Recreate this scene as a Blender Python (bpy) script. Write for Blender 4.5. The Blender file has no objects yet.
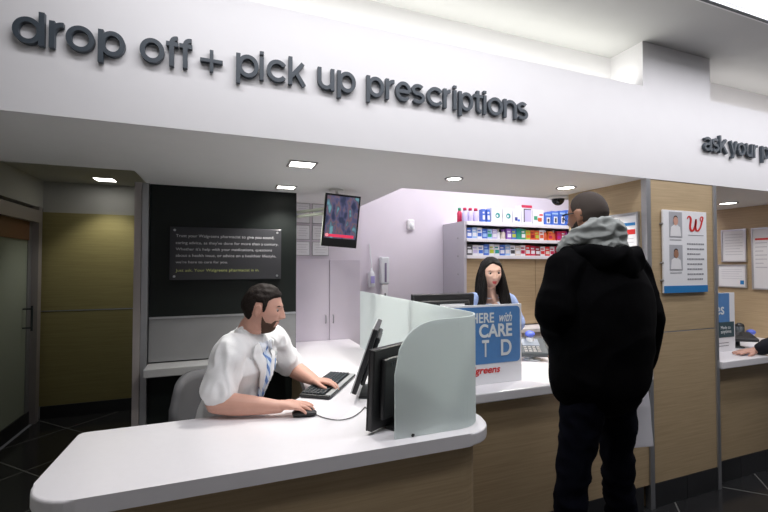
import bpy, bmesh, math, random
from mathutils import Vector, Matrix, noise, bvhtree
random.seed(7)
V = Vector
C = bpy.context.scene.collection
SC = bpy.context.scene
PI = math.pi
R = math.radians

# ---------------------------------------------------------------- camera
CAM_H = 1.55; FPX = 414.0
yaw = R(20.8); pit = R(1.38)
FW = V((math.sin(yaw)*math.cos(pit), math.cos(yaw)*math.cos(pit), math.sin(pit)))
RT = V((math.cos(yaw), -math.sin(yaw), 0))
UP = RT.cross(FW)
EYE = V((0, 0, CAM_H))
cd = bpy.data.cameras.new('camera'); cam = bpy.data.objects.new('camera', cd); C.objects.link(cam)
cd.sensor_width = 36; cd.lens = FPX/768*36; cd.clip_start = .02
cam.location = EYE; cam.rotation_euler = (PI/2+pit, 0, -yaw)
SC.camera = cam
def at(u, v, ax, val):
    """surveying helper: where the sight line through a point of the photo meets a real plane of the room"""
    d = FW*FPX + RT*(u-384) - UP*(v-256)
    i = 'xyz'.index(ax)
    return EYE + d*((val-EYE[i])/d[i])

# ---------------------------------------------------------------- materials
def mat(name, col, rough=.5, metal=0, spec=.5, bump=0, bscale=60, var=0, vscale=8, emit=None, estr=1, coat=0, sheen=0):
    m = bpy.data.materials.new(name); m.use_nodes = True
    nt = m.node_tree; b = nt.nodes['Principled BSDF']
    b.inputs['Base Color'].default_value = (*col, 1); b.inputs['Roughness'].default_value = rough
    b.inputs['Metallic'].default_value = metal; b.inputs['Specular IOR Level'].default_value = spec
    b.inputs['Coat Weight'].default_value = coat; b.inputs['Sheen Weight'].default_value = sheen
    if emit: b.inputs['Emission Color'].default_value = (*emit, 1); b.inputs['Emission Strength'].default_value = estr
    tc = nt.nodes.new('ShaderNodeTexCoord')
    n = nt.nodes.new('ShaderNodeTexNoise'); n.inputs['Scale'].default_value = vscale; n.inputs['Detail'].default_value = 3
    nt.links.new(tc.outputs['Object'], n.inputs['Vector'])
    r = nt.nodes.new('ShaderNodeMapRange'); v = max(var, .02)
    r.inputs['To Min'].default_value = 1-v; r.inputs['To Max'].default_value = 1+v
    nt.links.new(n.outputs['Fac'], r.inputs['Value'])
    x = nt.nodes.new('ShaderNodeVectorMath'); x.operation = 'SCALE'; x.inputs[0].default_value = col
    nt.links.new(r.outputs[0], x.inputs['Scale']); nt.links.new(x.outputs[0], b.inputs['Base Color'])
    if bump:
        n2 = nt.nodes.new('ShaderNodeTexNoise'); n2.inputs['Scale'].default_value = bscale; n2.inputs['Detail'].default_value = 4
        nt.links.new(tc.outputs['Object'], n2.inputs['Vector'])
        bp = nt.nodes.new('ShaderNodeBump'); bp.inputs['Strength'].default_value = bump; bp.inputs['Distance'].default_value = .004
        nt.links.new(n2.outputs['Fac'], bp.inputs['Height']); nt.links.new(bp.outputs[0], b.inputs['Normal'])
    return m
def wood(name, c1, c2, rough=.45):
    m = mat(name, c1, rough); nt = m.node_tree; b = nt.nodes['Principled BSDF']
    tc = nt.nodes.new('ShaderNodeTexCoord'); mp = nt.nodes.new('ShaderNodeMapping'); mp.inputs['Scale'].default_value = (2, 2, 70)
    n = nt.nodes.new('ShaderNodeTexNoise'); n.inputs['Scale'].default_value = 1.6; n.inputs['Detail'].default_value = 6; n.inputs['Roughness'].default_value = .65
    cr = nt.nodes.new('ShaderNodeValToRGB'); cr.color_ramp.elements[0].position = .32; cr.color_ramp.elements[1].position = .68
    cr.color_ramp.elements[0].color = (*c2, 1); cr.color_ramp.elements[1].color = (*c1, 1)
    nt.links.new(tc.outputs['Object'], mp.inputs['Vector']); nt.links.new(mp.outputs[0], n.inputs['Vector'])
    nt.links.new(n.outputs['Fac'], cr.inputs['Fac']); nt.links.new(cr.outputs[0], b.inputs['Base Color'])
    return m
M = {}
M['white'] = mat('white_paint', (.80,.79,.80), .6, bump=.02)
M['ceil'] = mat('ceiling_paint', (.54,.54,.53), .8)
M['soffit'] = mat('soffit_paint', (.86,.86,.84), .8)
M['lilac'] = mat('cool_white_paint', (.70,.65,.71), .65)
M['hallw'] = mat('hall_wall_paint', (.55,.55,.52), .7)
M['wood'] = wood('light_oak_laminate', (.53,.40,.24), (.42,.31,.18))
M['hwood'] = wood('golden_oak_panel', (.38,.33,.14), (.30,.255,.10))
M['solid'] = mat('white_solid_surface', (.86,.84,.86), .28, spec=.5, var=.02, vscale=40)
M['alu'] = mat('brushed_aluminium', (.55,.56,.58), .35, metal=.85)
M['greym'] = mat('grey_metal', (.35,.35,.36), .4, metal=.6)
M['pinkm'] = mat('door_frame_metal', (.45,.41,.40), .45, metal=.4)
M['blackwall'] = mat('black_panel', (.010,.013,.012), .5, spec=.25)
M['black'] = mat('black_plastic', (.012,.012,.013), .42, bump=.05, bscale=300)
M['dgrey'] = mat('dark_grey_plastic', (.03,.04,.045), .4)
M['bglass'] = mat('dark_display_glass', (.01,.011,.014), .08)
M['silver'] = mat('silver_plastic', (.5,.52,.52), .35, metal=.3)
M['letter'] = mat('slate_grey_letters', (.050,.064,.080), .45)
M['tilek'] = mat('black_kick_tile', (.025,.026,.028), .3, var=.15, vscale=10)
M['grey'] = mat('grey_upholstery', (.12,.12,.125), .85, bump=.2, bscale=400)
M['paper'] = mat('white_paper', (.82,.82,.84), .7)
M['paperbag'] = mat('white_bag_paper', (.86,.85,.90), .75, bump=.3, bscale=25)
M['ink'] = mat('grey_print', (.25,.25,.27), .7)
M['red'] = mat('red_print', (.65,.02,.02), .5)
M['blue'] = mat('sign_blue', (.09,.24,.52), .5, var=.12, vscale=30)
M['blue2'] = mat('poster_blue', (.02,.20,.50), .45)
M['cream'] = mat('cream_print', (.78,.82,.83), .5)
M['tealdark'] = mat('dark_teal_card', (.03,.07,.085), .5)
M['scoat'] = mat('white_cotton_coat', (.80,.80,.80), .85, bump=.25, bscale=350)
M['shirt'] = mat('pale_shirt_cotton', (.74,.77,.83), .85)
M['skin'] = mat('skin', (.60,.33,.25), .5, var=.08, vscale=25)
M['skin2'] = mat('skin_brown', (.36,.18,.11), .5, var=.08, vscale=25)
M['skin3'] = mat('skin_fair', (.62,.40,.32), .5, var=.05, vscale=25)
M['lips'] = mat('lips', (.42,.10,.09), .4)
M['lips3'] = mat('red_lips', (.55,.05,.06), .35)
M['hair'] = mat('black_hair', (.006,.005,.005), .6, spec=.2, bump=.6, bscale=160)
M['hairb'] = mat('dark_brown_hair', (.014,.009,.007), .7, spec=.2, bump=.6, bscale=200)
M['beard'] = mat('brown_beard', (.07,.035,.02), .8, bump=.6, bscale=250)
M['stub'] = mat('shaved_hair', (.045,.032,.025), .8, bump=.3, bscale=300)
M['eye'] = mat('eye_white', (.42,.38,.36), .2)
M['iris'] = mat('iris_dark', (.03,.02,.015), .15)
M['jacket'] = mat('black_nylon_jacket', (.0025,.0025,.003), .95, spec=.05, bump=.15, bscale=90)
M['jeans'] = mat('dark_navy_denim', (.003,.0035,.008), .9, spec=.08, bump=.2, bscale=300)
M['hoodie'] = mat('grey_fleece', (.33,.35,.34), .95, bump=.4, bscale=200)
M['shoe'] = mat('black_leather', (.01,.01,.01), .4)
M['scrub'] = mat('light_blue_scrub', (.30,.40,.68), .85)
M['navy'] = mat('navy_knit', (.008,.009,.015), .9, bump=.3, bscale=300)
M['cap'] = mat('blue_plastic', (.12,.18,.70), .35)
M['clear'] = mat('milky_plastic', (.72,.74,.76), .25)
M['led'] = mat('lamp_diffuser', (.9,.9,.9), .5, emit=(1,.97,.92), estr=9)
M['ledc'] = mat('tube_diffuser', (.9,.9,.9), .5, emit=(.86,.84,1), estr=1.0)
M['ltrim'] = mat('lamp_trim', (.30,.29,.28), .5)
# stripes of the tie
m = mat('striped_tie_silk', (.2,.3,.6), .45); nt = m.node_tree; b = nt.nodes['Principled BSDF']
tc = nt.nodes.new('ShaderNodeTexCoord'); w = nt.nodes.new('ShaderNodeTexWave'); w.inputs['Scale'].default_value = 11
w.bands_direction = 'DIAGONAL'; cr = nt.nodes.new('ShaderNodeValToRGB'); cr.color_ramp.interpolation = 'CONSTANT'
cr.color_ramp.elements[0].color = (.12,.24,.55,1); cr.color_ramp.elements[1].color = (.62,.72,.85,1); cr.color_ramp.elements[1].position = .45
nt.links.new(tc.outputs['Object'], w.inputs['Vector']); nt.links.new(w.outputs['Fac'], cr.inputs['Fac']); nt.links.new(cr.outputs[0], b.inputs['Base Color']); M['tie'] = m
# television picture: a lit screen
m = mat('television_picture', (.02,.02,.02), .3); nt = m.node_tree; b = nt.nodes['Principled BSDF']
tc = nt.nodes.new('ShaderNodeTexCoord'); n = nt.nodes.new('ShaderNodeTexNoise'); n.inputs['Scale'].default_value = 13; n.inputs['Detail'].default_value = 2
mp = nt.nodes.new('ShaderNodeMapping'); mp.inputs['Scale'].default_value = (1.6, 1.6, .8); nt.links.new(tc.outputs['Object'], mp.inputs['Vector'])
nt.links.new(mp.outputs[0], n.inputs['Vector']); cr = nt.nodes.new('ShaderNodeValToRGB'); e = cr.color_ramp.elements
e[0].position = .36; e[0].color = (.03,.04,.09,1); e[1].position = .66; e[1].color = (.16,.36,.42,1)
k = e.new(.47); k.color = (.10,.10,.20,1); k = e.new(.53); k.color = (.20,.11,.13,1); k = e.new(.58); k.color = (.07,.10,.16,1)
nt.links.new(n.outputs['Fac'], cr.inputs['Fac']); nt.links.new(cr.outputs[0], b.inputs['Emission Color']); b.inputs['Emission Strength'].default_value = .8; M['tvpic'] = m
# floor tile, laid diagonally
m = mat('dark_floor_tile', (.02,.02,.02), .18); nt = m.node_tree; b = nt.nodes['Principled BSDF']
def ab(p): return ((p.x-p.y)*.70711, (p.x+p.y)*.70711)
A2, A3 = ab(at(674,500,'z',0))[0], ab(at(752,471,'z',0))[0]; B1 = ab(at(719,486.5,'z',0))[1]
S = abs(A3-A2); S = S if S < .75 else S/2
print('TILE', S, A2, A3, B1)
tc = nt.nodes.new('ShaderNodeTexCoord'); mp = nt.nodes.new('ShaderNodeMapping'); mp.inputs['Rotation'].default_value = (0,0,PI/4)
mp.inputs['Location'].default_value = (-A2, -B1, 0)
br = nt.nodes.new('ShaderNodeTexBrick'); br.offset = 0; br.squash = 1; br.inputs['Scale'].default_value = 1
br.inputs['Brick Width'].default_value = S; br.inputs['Row Height'].default_value = S; br.inputs['Mortar Size'].default_value = .005
br.inputs['Color1'].default_value = (.020,.020,.021,1); br.inputs['Color2'].default_value = (.028,.028,.029,1); br.inputs['Mortar'].default_value = (.16,.16,.15,1)
nt.links.new(tc.outputs['Object'], mp.inputs['Vector']); nt.links.new(mp.outputs[0], br.inputs['Vector']); nt.links.new(br.outputs['Color'], b.inputs['Base Color']); M['floor'] = m
# frosted glass
def frosted(name, col, clear, rough=.5):
    m = bpy.data.materials.new(name); m.use_nodes = True; nt = m.node_tree; nt.nodes.clear()
    o = nt.nodes.new('ShaderNodeOutputMaterial'); d = nt.nodes.new('ShaderNodeBsdfDiffuse'); t = nt.nodes.new('ShaderNodeBsdfTranslucent')
    g = nt.nodes.new('ShaderNodeBsdfGlossy'); g.inputs['Roughness'].default_value = rough; tr = nt.nodes.new('ShaderNodeBsdfTransparent')
    for x in (d, t, tr): x.inputs['Color'].default_value = (*col, 1)
    a = nt.nodes.new('ShaderNodeMixShader'); a.inputs[0].default_value = .42; b = nt.nodes.new('ShaderNodeMixShader'); b.inputs[0].default_value = .06
    c = nt.nodes.new('ShaderNodeMixShader'); c.inputs[0].default_value = clear
    nt.links.new(d.outputs[0], a.inputs[1]); nt.links.new(t.outputs[0], a.inputs[2]); nt.links.new(a.outputs[0], b.inputs[1]); nt.links.new(g.outputs[0], b.inputs[2])
    nt.links.new(b.outputs[0], c.inputs[1]); nt.links.new(tr.outputs[0], c.inputs[2]); nt.links.new(c.outputs[0], o.inputs['Surface'])
    return m
M['frost'] = frosted('frosted_partition_glass', (.88,.94,.93), .17)
M['frost2'] = frosted('frosted_door_glass', (.55,.60,.50), .06)
M['acryl'] = frosted('smoked_acrylic', (.32,.32,.35), .72, .15)

# ---------------------------------------------------------------- object helpers
MAT = {}
def empty(name, label, cat, loc=(0,0,0), rz=0, group=None):
    o = bpy.data.objects.new(name, None); C.objects.link(o); o.location = loc; o.rotation_euler = (0,0,rz)
    o.empty_display_size = .1
    MAT[o] = Matrix.Translation(loc) @ Matrix.Rotation(rz, 4, 'Z')
    return tag(o, label, cat, group)
def tag(o, label, cat, group=None):
    o['label'] = label; o['category'] = cat
    if group: o['group'] = group
    return o
def link_mesh(name, me, parent=None, world=True):
    o = bpy.data.objects.new(name, me); C.objects.link(o)
    if parent is not None:
        o.parent = parent; P = MAT.get(parent, Matrix())
        if world: me.transform(P.inverted())
        MAT[o] = P
    return o
def obj(name, bm, m, parent=None, world=False, smooth=False):
    """one mesh object; world=True: vertices are given in room coordinates"""
    bmesh.ops.recalc_face_normals(bm, faces=bm.faces)
    me = bpy.data.meshes.new(name); bm.to_mesh(me); bm.free()
    for x in (m if isinstance(m, (list, tuple)) else [m]): me.materials.append(x)
    if smooth:
        for p in me.polygons: p.use_smooth = True
    return link_mesh(name, me, parent, world)
def struct(name, bm, m, parent=None, world=True, smooth=False):
    o = obj(name, bm, m, parent, world, smooth)
    if parent is None: o['kind'] = 'structure'
    return o
def NB(): return bmesh.new()
def box(bm, a, b, bev=0, mi=0, mx=None):
    a, b = V(a), V(b); c = (a+b)/2; s = b-a
    r = bmesh.ops.create_cube(bm, size=1, matrix=Matrix.Translation(c) @ Matrix.Diagonal((abs(s.x), abs(s.y), abs(s.z), 1)))
    vs = r['verts']
    for f in {f for v in vs for f in v.link_faces}: f.material_index = mi
    if bev:
        r2 = bmesh.ops.bevel(bm, geom=list({e for v in vs for e in v.link_edges}), offset=bev, segments=2, affect='EDGES', profile=.5)
        vs = list({v for f in r2['faces'] for v in f.verts} | {v for v in vs if v.is_valid})
    if mx: bmesh.ops.transform(bm, matrix=mx, verts=[v for v in vs if v.is_valid])
    return bm
def B(a, b, bev=0): return box(NB(), a, b, bev)
def prism(bm, pts, z0, z1, bev=0, mx=None):
    n = len(pts); lo = [bm.verts.new((p[0], p[1], z0)) for p in pts]; hi = [bm.verts.new((p[0], p[1], z1)) for p in pts]
    f0 = bm.faces.new(lo[::-1]); f1 = bm.faces.new(hi)
    for i in range(n): bm.faces.new((lo[i], lo[(i+1)%n], hi[(i+1)%n], hi[i]))
    vs = lo+hi
    if bev:
        r = bmesh.ops.bevel(bm, geom=list(f1.edges)+list(f0.edges), offset=bev, segments=3, affect='EDGES', profile=.5)
    if mx: bmesh.ops.transform(bm, matrix=mx, verts=bm.verts)
    return bm
def tube(bm, pts, r, seg=8, cap=True):
    pts = [V(p) for p in pts]; rings = []
    for i, p in enumerate(pts):
        t = (pts[min(i+1, len(pts)-1)]-pts[max(i-1, 0)]).normalized()
        s = t.orthogonal() if i == 0 else (side-(side.dot(t))*t)
        s.normalize(); side = s; o = t.cross(s); rr = r[i] if isinstance(r, (list, tuple)) else r
        rings.append([bm.verts.new(p+(s*math.cos(2*PI*k/seg)+o*math.sin(2*PI*k/seg))*rr) for k in range(seg)])
    for a, b in zip(rings, rings[1:]):
        for k in range(seg): bm.faces.new((a[k], a[(k+1)%seg], b[(k+1)%seg], b[k]))
    if cap: bm.faces.new(rings[0][::-1]); bm.faces.new(rings[-1])
    return bm
def lathe(bm, prof, seg=20, mx=None):
    rings = []
    for r, z in prof:
        rings.append([bm.verts.new((max(r,1e-4)*math.cos(2*PI*k/seg), max(r,1e-4)*math.sin(2*PI*k/seg), z)) for k in range(seg)])
    for a, b in zip(rings, rings[1:]):
        for k in range(seg): bm.faces.new((a[k], a[(k+1)%seg], b[(k+1)%seg], b[k]))
    bm.faces.new(rings[0][::-1]); bm.faces.new(rings[-1])
    if mx: bmesh.ops.transform(bm, matrix=mx, verts=[v for r in rings for v in r])
    return bm
def ell(bm, c, r, mx=None, seg=20):
    m = Matrix.Translation(c) @ (mx or Matrix()) @ Matrix.Diagonal((r[0], r[1], r[2], 1))
    bmesh.ops.create_uvsphere(bm, u_segments=seg, v_segments=seg//2+2, radius=1, matrix=m); return bm
def catmull(pts, n):
    out = []; L = len(pts)
    for i in range(L-1):
        p0 = pts[max(i-1,0)]; p1 = pts[i]; p2 = pts[i+1]; p3 = pts[min(i+2, L-1)]
        for k in range(n):
            t = k/n; out.append([.5*((2*b)+(-a+c)*t+(2*a-5*b+4*c-d)*t*t+(-a+3*b-3*c+d)*t**3) for a, b, c, d in zip(p0, p1, p2, p3)])
    out.append(list(pts[-1])); return out
def loft(bm, rows, side, n=4, seg=22, cap=True):
    """rows: (x,y,z,a,b); elliptical sections, a along side"""
    rows = catmull([list(r) for r in rows], n); side = V(side); rings = []; P = [V(r[:3]) for r in rows]
    def ring(c, t, a, b):
        s = (side-side.dot(t)*t).normalized(); o = t.cross(s)
        return [bm.verts.new(c+s*math.cos(2*PI*k/seg)*a+o*math.sin(2*PI*k/seg)*b) for k in range(seg)]
    T = [(P[min(i+1, len(P)-1)]-P[max(i-1, 0)]).normalized() for i in range(len(P))]
    if cap:
        m = min(rows[0][3:5])
        for q in (85, 60, 30): rings.append(ring(P[0]-T[0]*m*math.sin(R(q))*.8, T[0], rows[0][3]*math.cos(R(q)), rows[0][4]*math.cos(R(q))))
    for p, t, r in zip(P, T, rows): rings.append(ring(p, t, r[3], r[4]))
    if cap:
        m = min(rows[-1][3:5])
        for q in (30, 60, 85): rings.append(ring(P[-1]+T[-1]*m*math.sin(R(q))*.8, T[-1], rows[-1][3]*math.cos(R(q)), rows[-1][4]*math.cos(R(q))))
    for a, b in zip(rings, rings[1:]):
        for k in range(seg): bm.faces.new((a[k], a[(k+1)%seg], b[(k+1)%seg], b[k]))
    bm.faces.new(rings[0][::-1]); bm.faces.new(rings[-1]); return bm
def clay(name, bm, mats, parent, voxel, smooth=3, fn=None, regions=None, mesh_only=False):
    """fuses overlapping closed forms into one continuous skin"""
    bmesh.ops.recalc_face_normals(bm, faces=bm.faces)
    me = bpy.data.meshes.new('tmp'); bm.to_mesh(me); bm.free()
    o = bpy.data.objects.new('tmp', me); C.objects.link(o)
    r = o.modifiers.new('r', 'REMESH'); r.mode = 'VOXEL'; r.voxel_size = voxel
    if smooth: s = o.modifiers.new('s', 'SMOOTH'); s.iterations = smooth; s.factor = .5
    dg = bpy.context.evaluated_depsgraph_get(); dg.update()
    out = bpy.data.meshes.new_from_object(o.evaluated_get(dg)); bpy.data.objects.remove(o); bpy.data.meshes.remove(me)
    out.name = name
    if fn:
        nr = [v.normal.copy() for v in out.vertices]
        for v, n in zip(out.vertices, nr): v.co += n*fn(v.co, n)
    out.materials.clear()
    for x in (mats if isinstance(mats, (list, tuple)) else [mats]): out.materials.append(x)
    for p in out.polygons:
        p.use_smooth = True; p.material_index = regions(p.center) if regions else 0
    out.update()
    return out if mesh_only else link_mesh(name, out, parent, True)
def copy_tree(o, parent=None):
    c = o.copy(); C.objects.link(c)
    if parent is not None: c.parent = parent
    for ch in list(o.children): copy_tree(ch, c)
    return c
GL = {}
def glyph(ch, ext=.05, off=0):
    k = (ch, ext, off)
    if k not in GL:
        cu = bpy.data.curves.new('t', 'FONT'); cu.body = ch; cu.extrude = ext; cu.offset = off; cu.resolution_u = 6
        o = bpy.data.objects.new('t', cu); C.objects.link(o); dg = bpy.context.evaluated_depsgraph_get(); dg.update()
        GL[k] = bpy.data.meshes.new_from_object(o.evaluated_get(dg)); bpy.data.objects.remove(o)
    return GL[k]
def text(name, s, m, parent, frame, w=None, h=None, ext=.02, off=0, shear=0):
    """frame: matrix, text in its XY plane facing +Z, origin at the lower left; fitted to width w and/or height h"""
    me = glyph(s, ext, off).copy(); xs = [v.co.x for v in me.vertices]; ys = [v.co.y for v in me.vertices]
    sx = w/(max(xs)-min(xs)) if w else None; sy = h/(max(ys)-min(ys)) if h else None
    sx = sx or sy; sy = sy or sx
    for v in me.vertices: v.co = V(((v.co.x-min(xs))*sx+(v.co.y-min(ys))*sy*shear, (v.co.y-min(ys))*sy, v.co.z*.02))
    me.transform(frame); me.materials.clear(); me.materials.append(m)
    return link_mesh(name, me, parent, True)
def face_frame(o, right, up):
    """matrix whose X = right, Y = up, Z = out of the surface"""
    x = V(right).normalized(); y = V(up).normalized(); z = x.cross(y)
    m = Matrix((x, y, z)).transposed().to_4x4(); m.translation = V(o); return m
# ---------------------------------------------------------------- the room
YF = 1.896
SOF = 2.119
z_top = at(643, 86, 'y', YF).z; z_ceil = at(643, 41, 'y', YF).z
CX0 = at(648, 300, 'y', YF).x; CX1 = at(717.5, 300, 'y', YF).x
PX0 = at(643, 60, 'y', YF).x; PX1 = at(710, 75, 'y', YF).x
print('Z', z_top, z_ceil, 'COL', CX0, CX1, 'PIL', PX0, PX1)
XL, XR, YB, YK = -1.765, 4.68, -2.6, 3.92
struct('floor', B((XL, YB, -.08), (7.2, 5.4, 0)), M['floor'])
struct('ceiling', B((XL, YB, z_ceil), (7.2, 2.20, z_ceil+.1)), M['ceil'])
struct('wall_front', B((XL-.1, YB-.1, 0), (7.3, YB, z_ceil)), M['white'])
bm = NB(); box(bm, (XL-.1, YB, 0), (XL, 3.4, z_ceil)); struct('wall_left', bm, M['hallw'])
struct('wall_right', B((7.2, YB, 0), (7.3, 2.2, z_ceil)), M['white'])
# the white header with the letters, and the recess above it
bm = NB(); box(bm, (XL, YF, SOF), (7.2, YF+.015, z_top-.05)); box(bm, (XL, YF, z_top-.05), (7.2, 2.14, z_top)); struct('wall_header', bm, M['white'])
struct('wall_recess', B((XL, 2.14, z_top-.05), (7.2, 2.24, z_ceil)), M['white'])
struct('wall_pier', B((PX0, YF+.002, z_top-.02), (PX1, 2.2, z_ceil+.01)), M['white'])
# soffits
struct('ceiling_soffit_rear', B((-.52, YF+.015, SOF), (1.19, 3.76, SOF+.3)), M['soffit'])
struct('ceiling_soffit_counter', B((1.19, YF+.015, SOF), (XR, 2.77, SOF+.3)), M['soffit'])
struct('ceiling_soffit_left', B((XL, YF+.015, SOF), (-.52, 2.83, SOF+.3)), M['soffit'])
struct('ceiling_soffit_entry', B((XR, YF+.015, SOF), (7.2, 2.5, SOF+.3)), M['soffit'])
struct('ceiling_hall', B((XL, 2.83, 2.42), (-.45, 5.3, 2.5)), M['hallw'])
struct('ceiling_dispensary', B((1.0, 2.5, 2.85), (XR+.1, 4.0, 2.93)), M['ceil'])
struct('wall_bulkhead', B((1.0, 2.70, SOF+.28), (XR, 2.77, 2.86)), M['white'])
struct('wall_bulkhead_side', B((1.13, 2.77, SOF+.28), (1.19, 3.92, 2.86)), M['white'])
struct('wall_dispensary', B((1.19, YK, 0), (XR+.1, YK+.1, 2.86)), M['lilac'])
struct('wall_far_right', B((XR, 1.96, 0), (XR+.1, YK, 2.86)), M['wood'])
# hall
struct('wall_hall', B((XL, 5.2, 0), (-.45, 5.3, 2.5)), M['hallw'])
struct('wall_hall_right', B((-.50, 3.40, 0), (-.42, 5.2, 2.45)), M['hallw'])
struct('wall_hall_left', B((XL-.1, 3.4, 2.14), (XL, 5.2, 2.5)), M['hallw'])
bm = NB(); box(bm, (XL+.002, 5.175, .13), (-.50, 5.199, 1.085)); box(bm, (XL+.002, 5.175, 1.095), (-.50, 5.199, 2.10)); struct('wall_hall_panelling', bm, M['hwood'])
struct('trim_1', B((XL+.002, 5.172, 1.085), (-.50, 5.198, 1.095)), M['alu'])
struct('baseboard_hall', B((XL+.02, 5.16, 0), (-.50, 5.199, .13)), M['tilek'])
# frosted sliding door in the left wall
d = struct('door_1', B((XL-.075, 3.42, .0), (XL-.045, 5.05, 1.98)), M['frost2'])
bm = NB(); box(bm, (XL-.09, 5.05, 0), (XL+.02, 5.13, 2.14)); box(bm, (XL-.09, 3.40, 1.98), (XL+.02, 5.05, 2.10)); box(bm, (XL-.09, 3.40, 0), (XL, 3.44, 1.98))
struct('door_frame', bm, M['pinkm'], d)
struct('door_stile', B((XL-.08, 4.98, .12), (XL-.035, 5.05, 1.98)), M['greym'], d)
struct('door_head_panel', B((XL-.04, 3.44, 1.80), (XL-.03, 4.98, 1.98)), mat('brown_film', (.20,.09,.045), .5), d)
struct('kick_plate', B((XL-.043, 3.44, 0), (XL-.03, 5.05, .13)), M['tilek'], d)
bm = NB(); tube(bm, [(XL+.03, 4.90, .93), (XL+.03, 4.90, 1.17)], .009)
for z in (.96, 1.14): tube(bm, [(XL-.04, 4.90, z), (XL+.03, 4.90, z)], .007)
struct('door_handle', bm, M['dgrey'], d)
struct('wall_left_backing', B((XL-.2, 3.3, 0), (XL-.12, 5.3, 2.2)), M['hallw'])
# dark wall behind the pharmacist
struct('wall_black', B((-.50, 3.25, 0), (.505, 3.40, SOF)), M['blackwall'])
bm = NB(); box(bm, (-.585, 3.20, 0), (-.545, 3.40, SOF)); struct('trim_2', bm, M['pinkm'])
struct('trim_3', B((-.542, 3.215, 0), (-.503, 3.40, SOF)), M['alu'])
struct('wall_store', B((.505, 3.75, 0), (1.19, YK, SOF)), M['lilac'])
struct('wall_store_side', B((.42, 3.40, 0), (.505, YK, SOF)), M['lilac'])
# column and its wing wall, tile kick
def panel(name, a, b, gap=1.115):
    bm = NB(); box(bm, (a[0], a[1], .153), (b[0], b[1], gap-.004)); box(bm, (a[0], a[1], gap+.004), (b[0], b[1], SOF)); return struct(name, bm, M['wood'])
panel('wall_column', (CX0+.03, YF+.004, 0), (CX1-.03, 2.5, 0))
struct('trim_4', B((CX0+.031, YF+.006, 1.11), (CX1-.031, 2.49, 1.12)), M['alu'])
struct('wall_wing', B((CX0, YF+.03, 0), (CX0+.03, 2.55, SOF)), M['wood'])
struct('trim_5', B((CX0-.004, YF-.004, 0), (CX0+.034, YF+.034, SOF)), M['alu'])
struct('trim_6', B((CX1-.030, YF-.004, 0), (CX1+.002, YF+.034, SOF)), M['alu'])
bm = NB(); mid = (CX0+CX1)/2
box(bm, (CX0+.034, YF+.001, 0), (mid-.002, YF+.03, .15)); box(bm, (mid+.002, YF+.001, 0), (CX1-.03, YF+.03, .15)); struct('baseboard_column', bm, M['tilek'])
struct('baseboard_right', B((XR-.012, 2.4, 0), (XR, YK, .15)), M['tilek'])

# ---------------------------------------------------------------- counters
ZC = .88; ZT = .052
def arc(cx, cy, r, a0, a1, n=8): return [(cx+r*math.cos(R(a0+(a1-a0)*k/n)), cy+r*math.sin(R(a0+(a1-a0)*k/n))) for k in range(n+1)]
YC = 1.44
top = arc(-.40, YC+.15, .15, 270, 180) + arc(-.52, 1.98, .03, 180, 90, 4)
top += [(.10, 2.01)] + arc(.10, 2.32, .31, -90, 0, 10)[1:] + [(.43, 2.6), (.46, 3.20), (.525, 3.26), (.53, 3.70), (1.065, 3.70)] + arc(.915, YC+.15, .15, 0, -90)
root = empty('service_counter', 'low white topped desk counter with rounded end where the pharmacist works', 'counter', (.2, 1.7, 0))
o = obj('worktop', prism(NB(), top[::-1], ZC-ZT, ZC, .008), M['solid'], root, True)
bm = NB(); outer = [(-.47, 1.97), (-.47, 1.60)] + arc(-.37, YC+.14, .10, 180, 270)[1:] + [(.90, YC+.04)] + arc(.90, YC+.14, .10, 270, 360)[1:] + [(1.0, 1.895)]
inner = [(.95, 1.895), (.95, 1.58), (.90, YC+.09), (-.37, YC+.09), (-.42, 1.58), (-.42, 1.97)]
prism(bm, outer+inner, .15, ZC-ZT); obj('front_panel', bm, M['wood'], root, True)
bm = NB(); prism(bm, [(p[0]+(.02 if p[0] < 0 else -.02), p[1]+(.02 if p[1] < 1.6 else 0)) for p in outer] + inner, 0, .15)
obj('kick_plinth', bm, M['tilek'], root, True)
obj('return_panel', B((.47, 2.7, 0), (.50, 3.2, ZC-ZT)), M['wood'], root, True)
obj('return_support', B((.96, 1.95, 0), (1.0, 3.69, ZC-ZT)), M['wood'], root, True)

root = empty('transaction_counter', 'white topped wood fronted counter where the man in black stands', 'counter', (1.8, 2.1, 0))
obj('worktop', B((1.068, YF-.035, ZC-ZT), (CX0-.006, 2.55, ZC), .006), M['solid'], root, True)
obj('front_panel', B((1.0, YF+.004, .153), (CX0-.006, YF+.05, ZC-ZT-.001)), M['wood'], root, True)
for x0, x1 in ((1.0, 1.28), (1.283, 1.58), (1.583, 1.88), (1.883, 2.18), (2.183, 2.48)):
    obj('kick_tile', B((x0, YF+.002, 0), (min(x1, CX0-.006), YF+.045, .15)), M['tilek'], root, True)
obj('back_panel', B((1.02, 2.44, 0), (CX0-.006, 2.48, ZC-ZT)), M['wood'], root, True)
root = empty('consultation_counter', 'white topped counter right of the wood column under framed notices', 'counter', (3.7, 2.1, 0))
obj('worktop', B((CX1+.01, YF-.02, ZC-ZT), (XR-.005, 2.45, ZC), .006), M['solid'], root, True)
obj('front_panel', B((CX1+.01, YF+.05, .153), (XR-.01, YF+.09, ZC-ZT-.001)), M['wood'], root, True)
for k in range(6):
    x = CX1+.01+k*.30
    if x > XR-.05: break
    obj('kick_tile', B((x, YF+.047, 0), (min(x+.297, XR-.01), YF+.085, .15)), M['tilek'], root, True)

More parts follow.
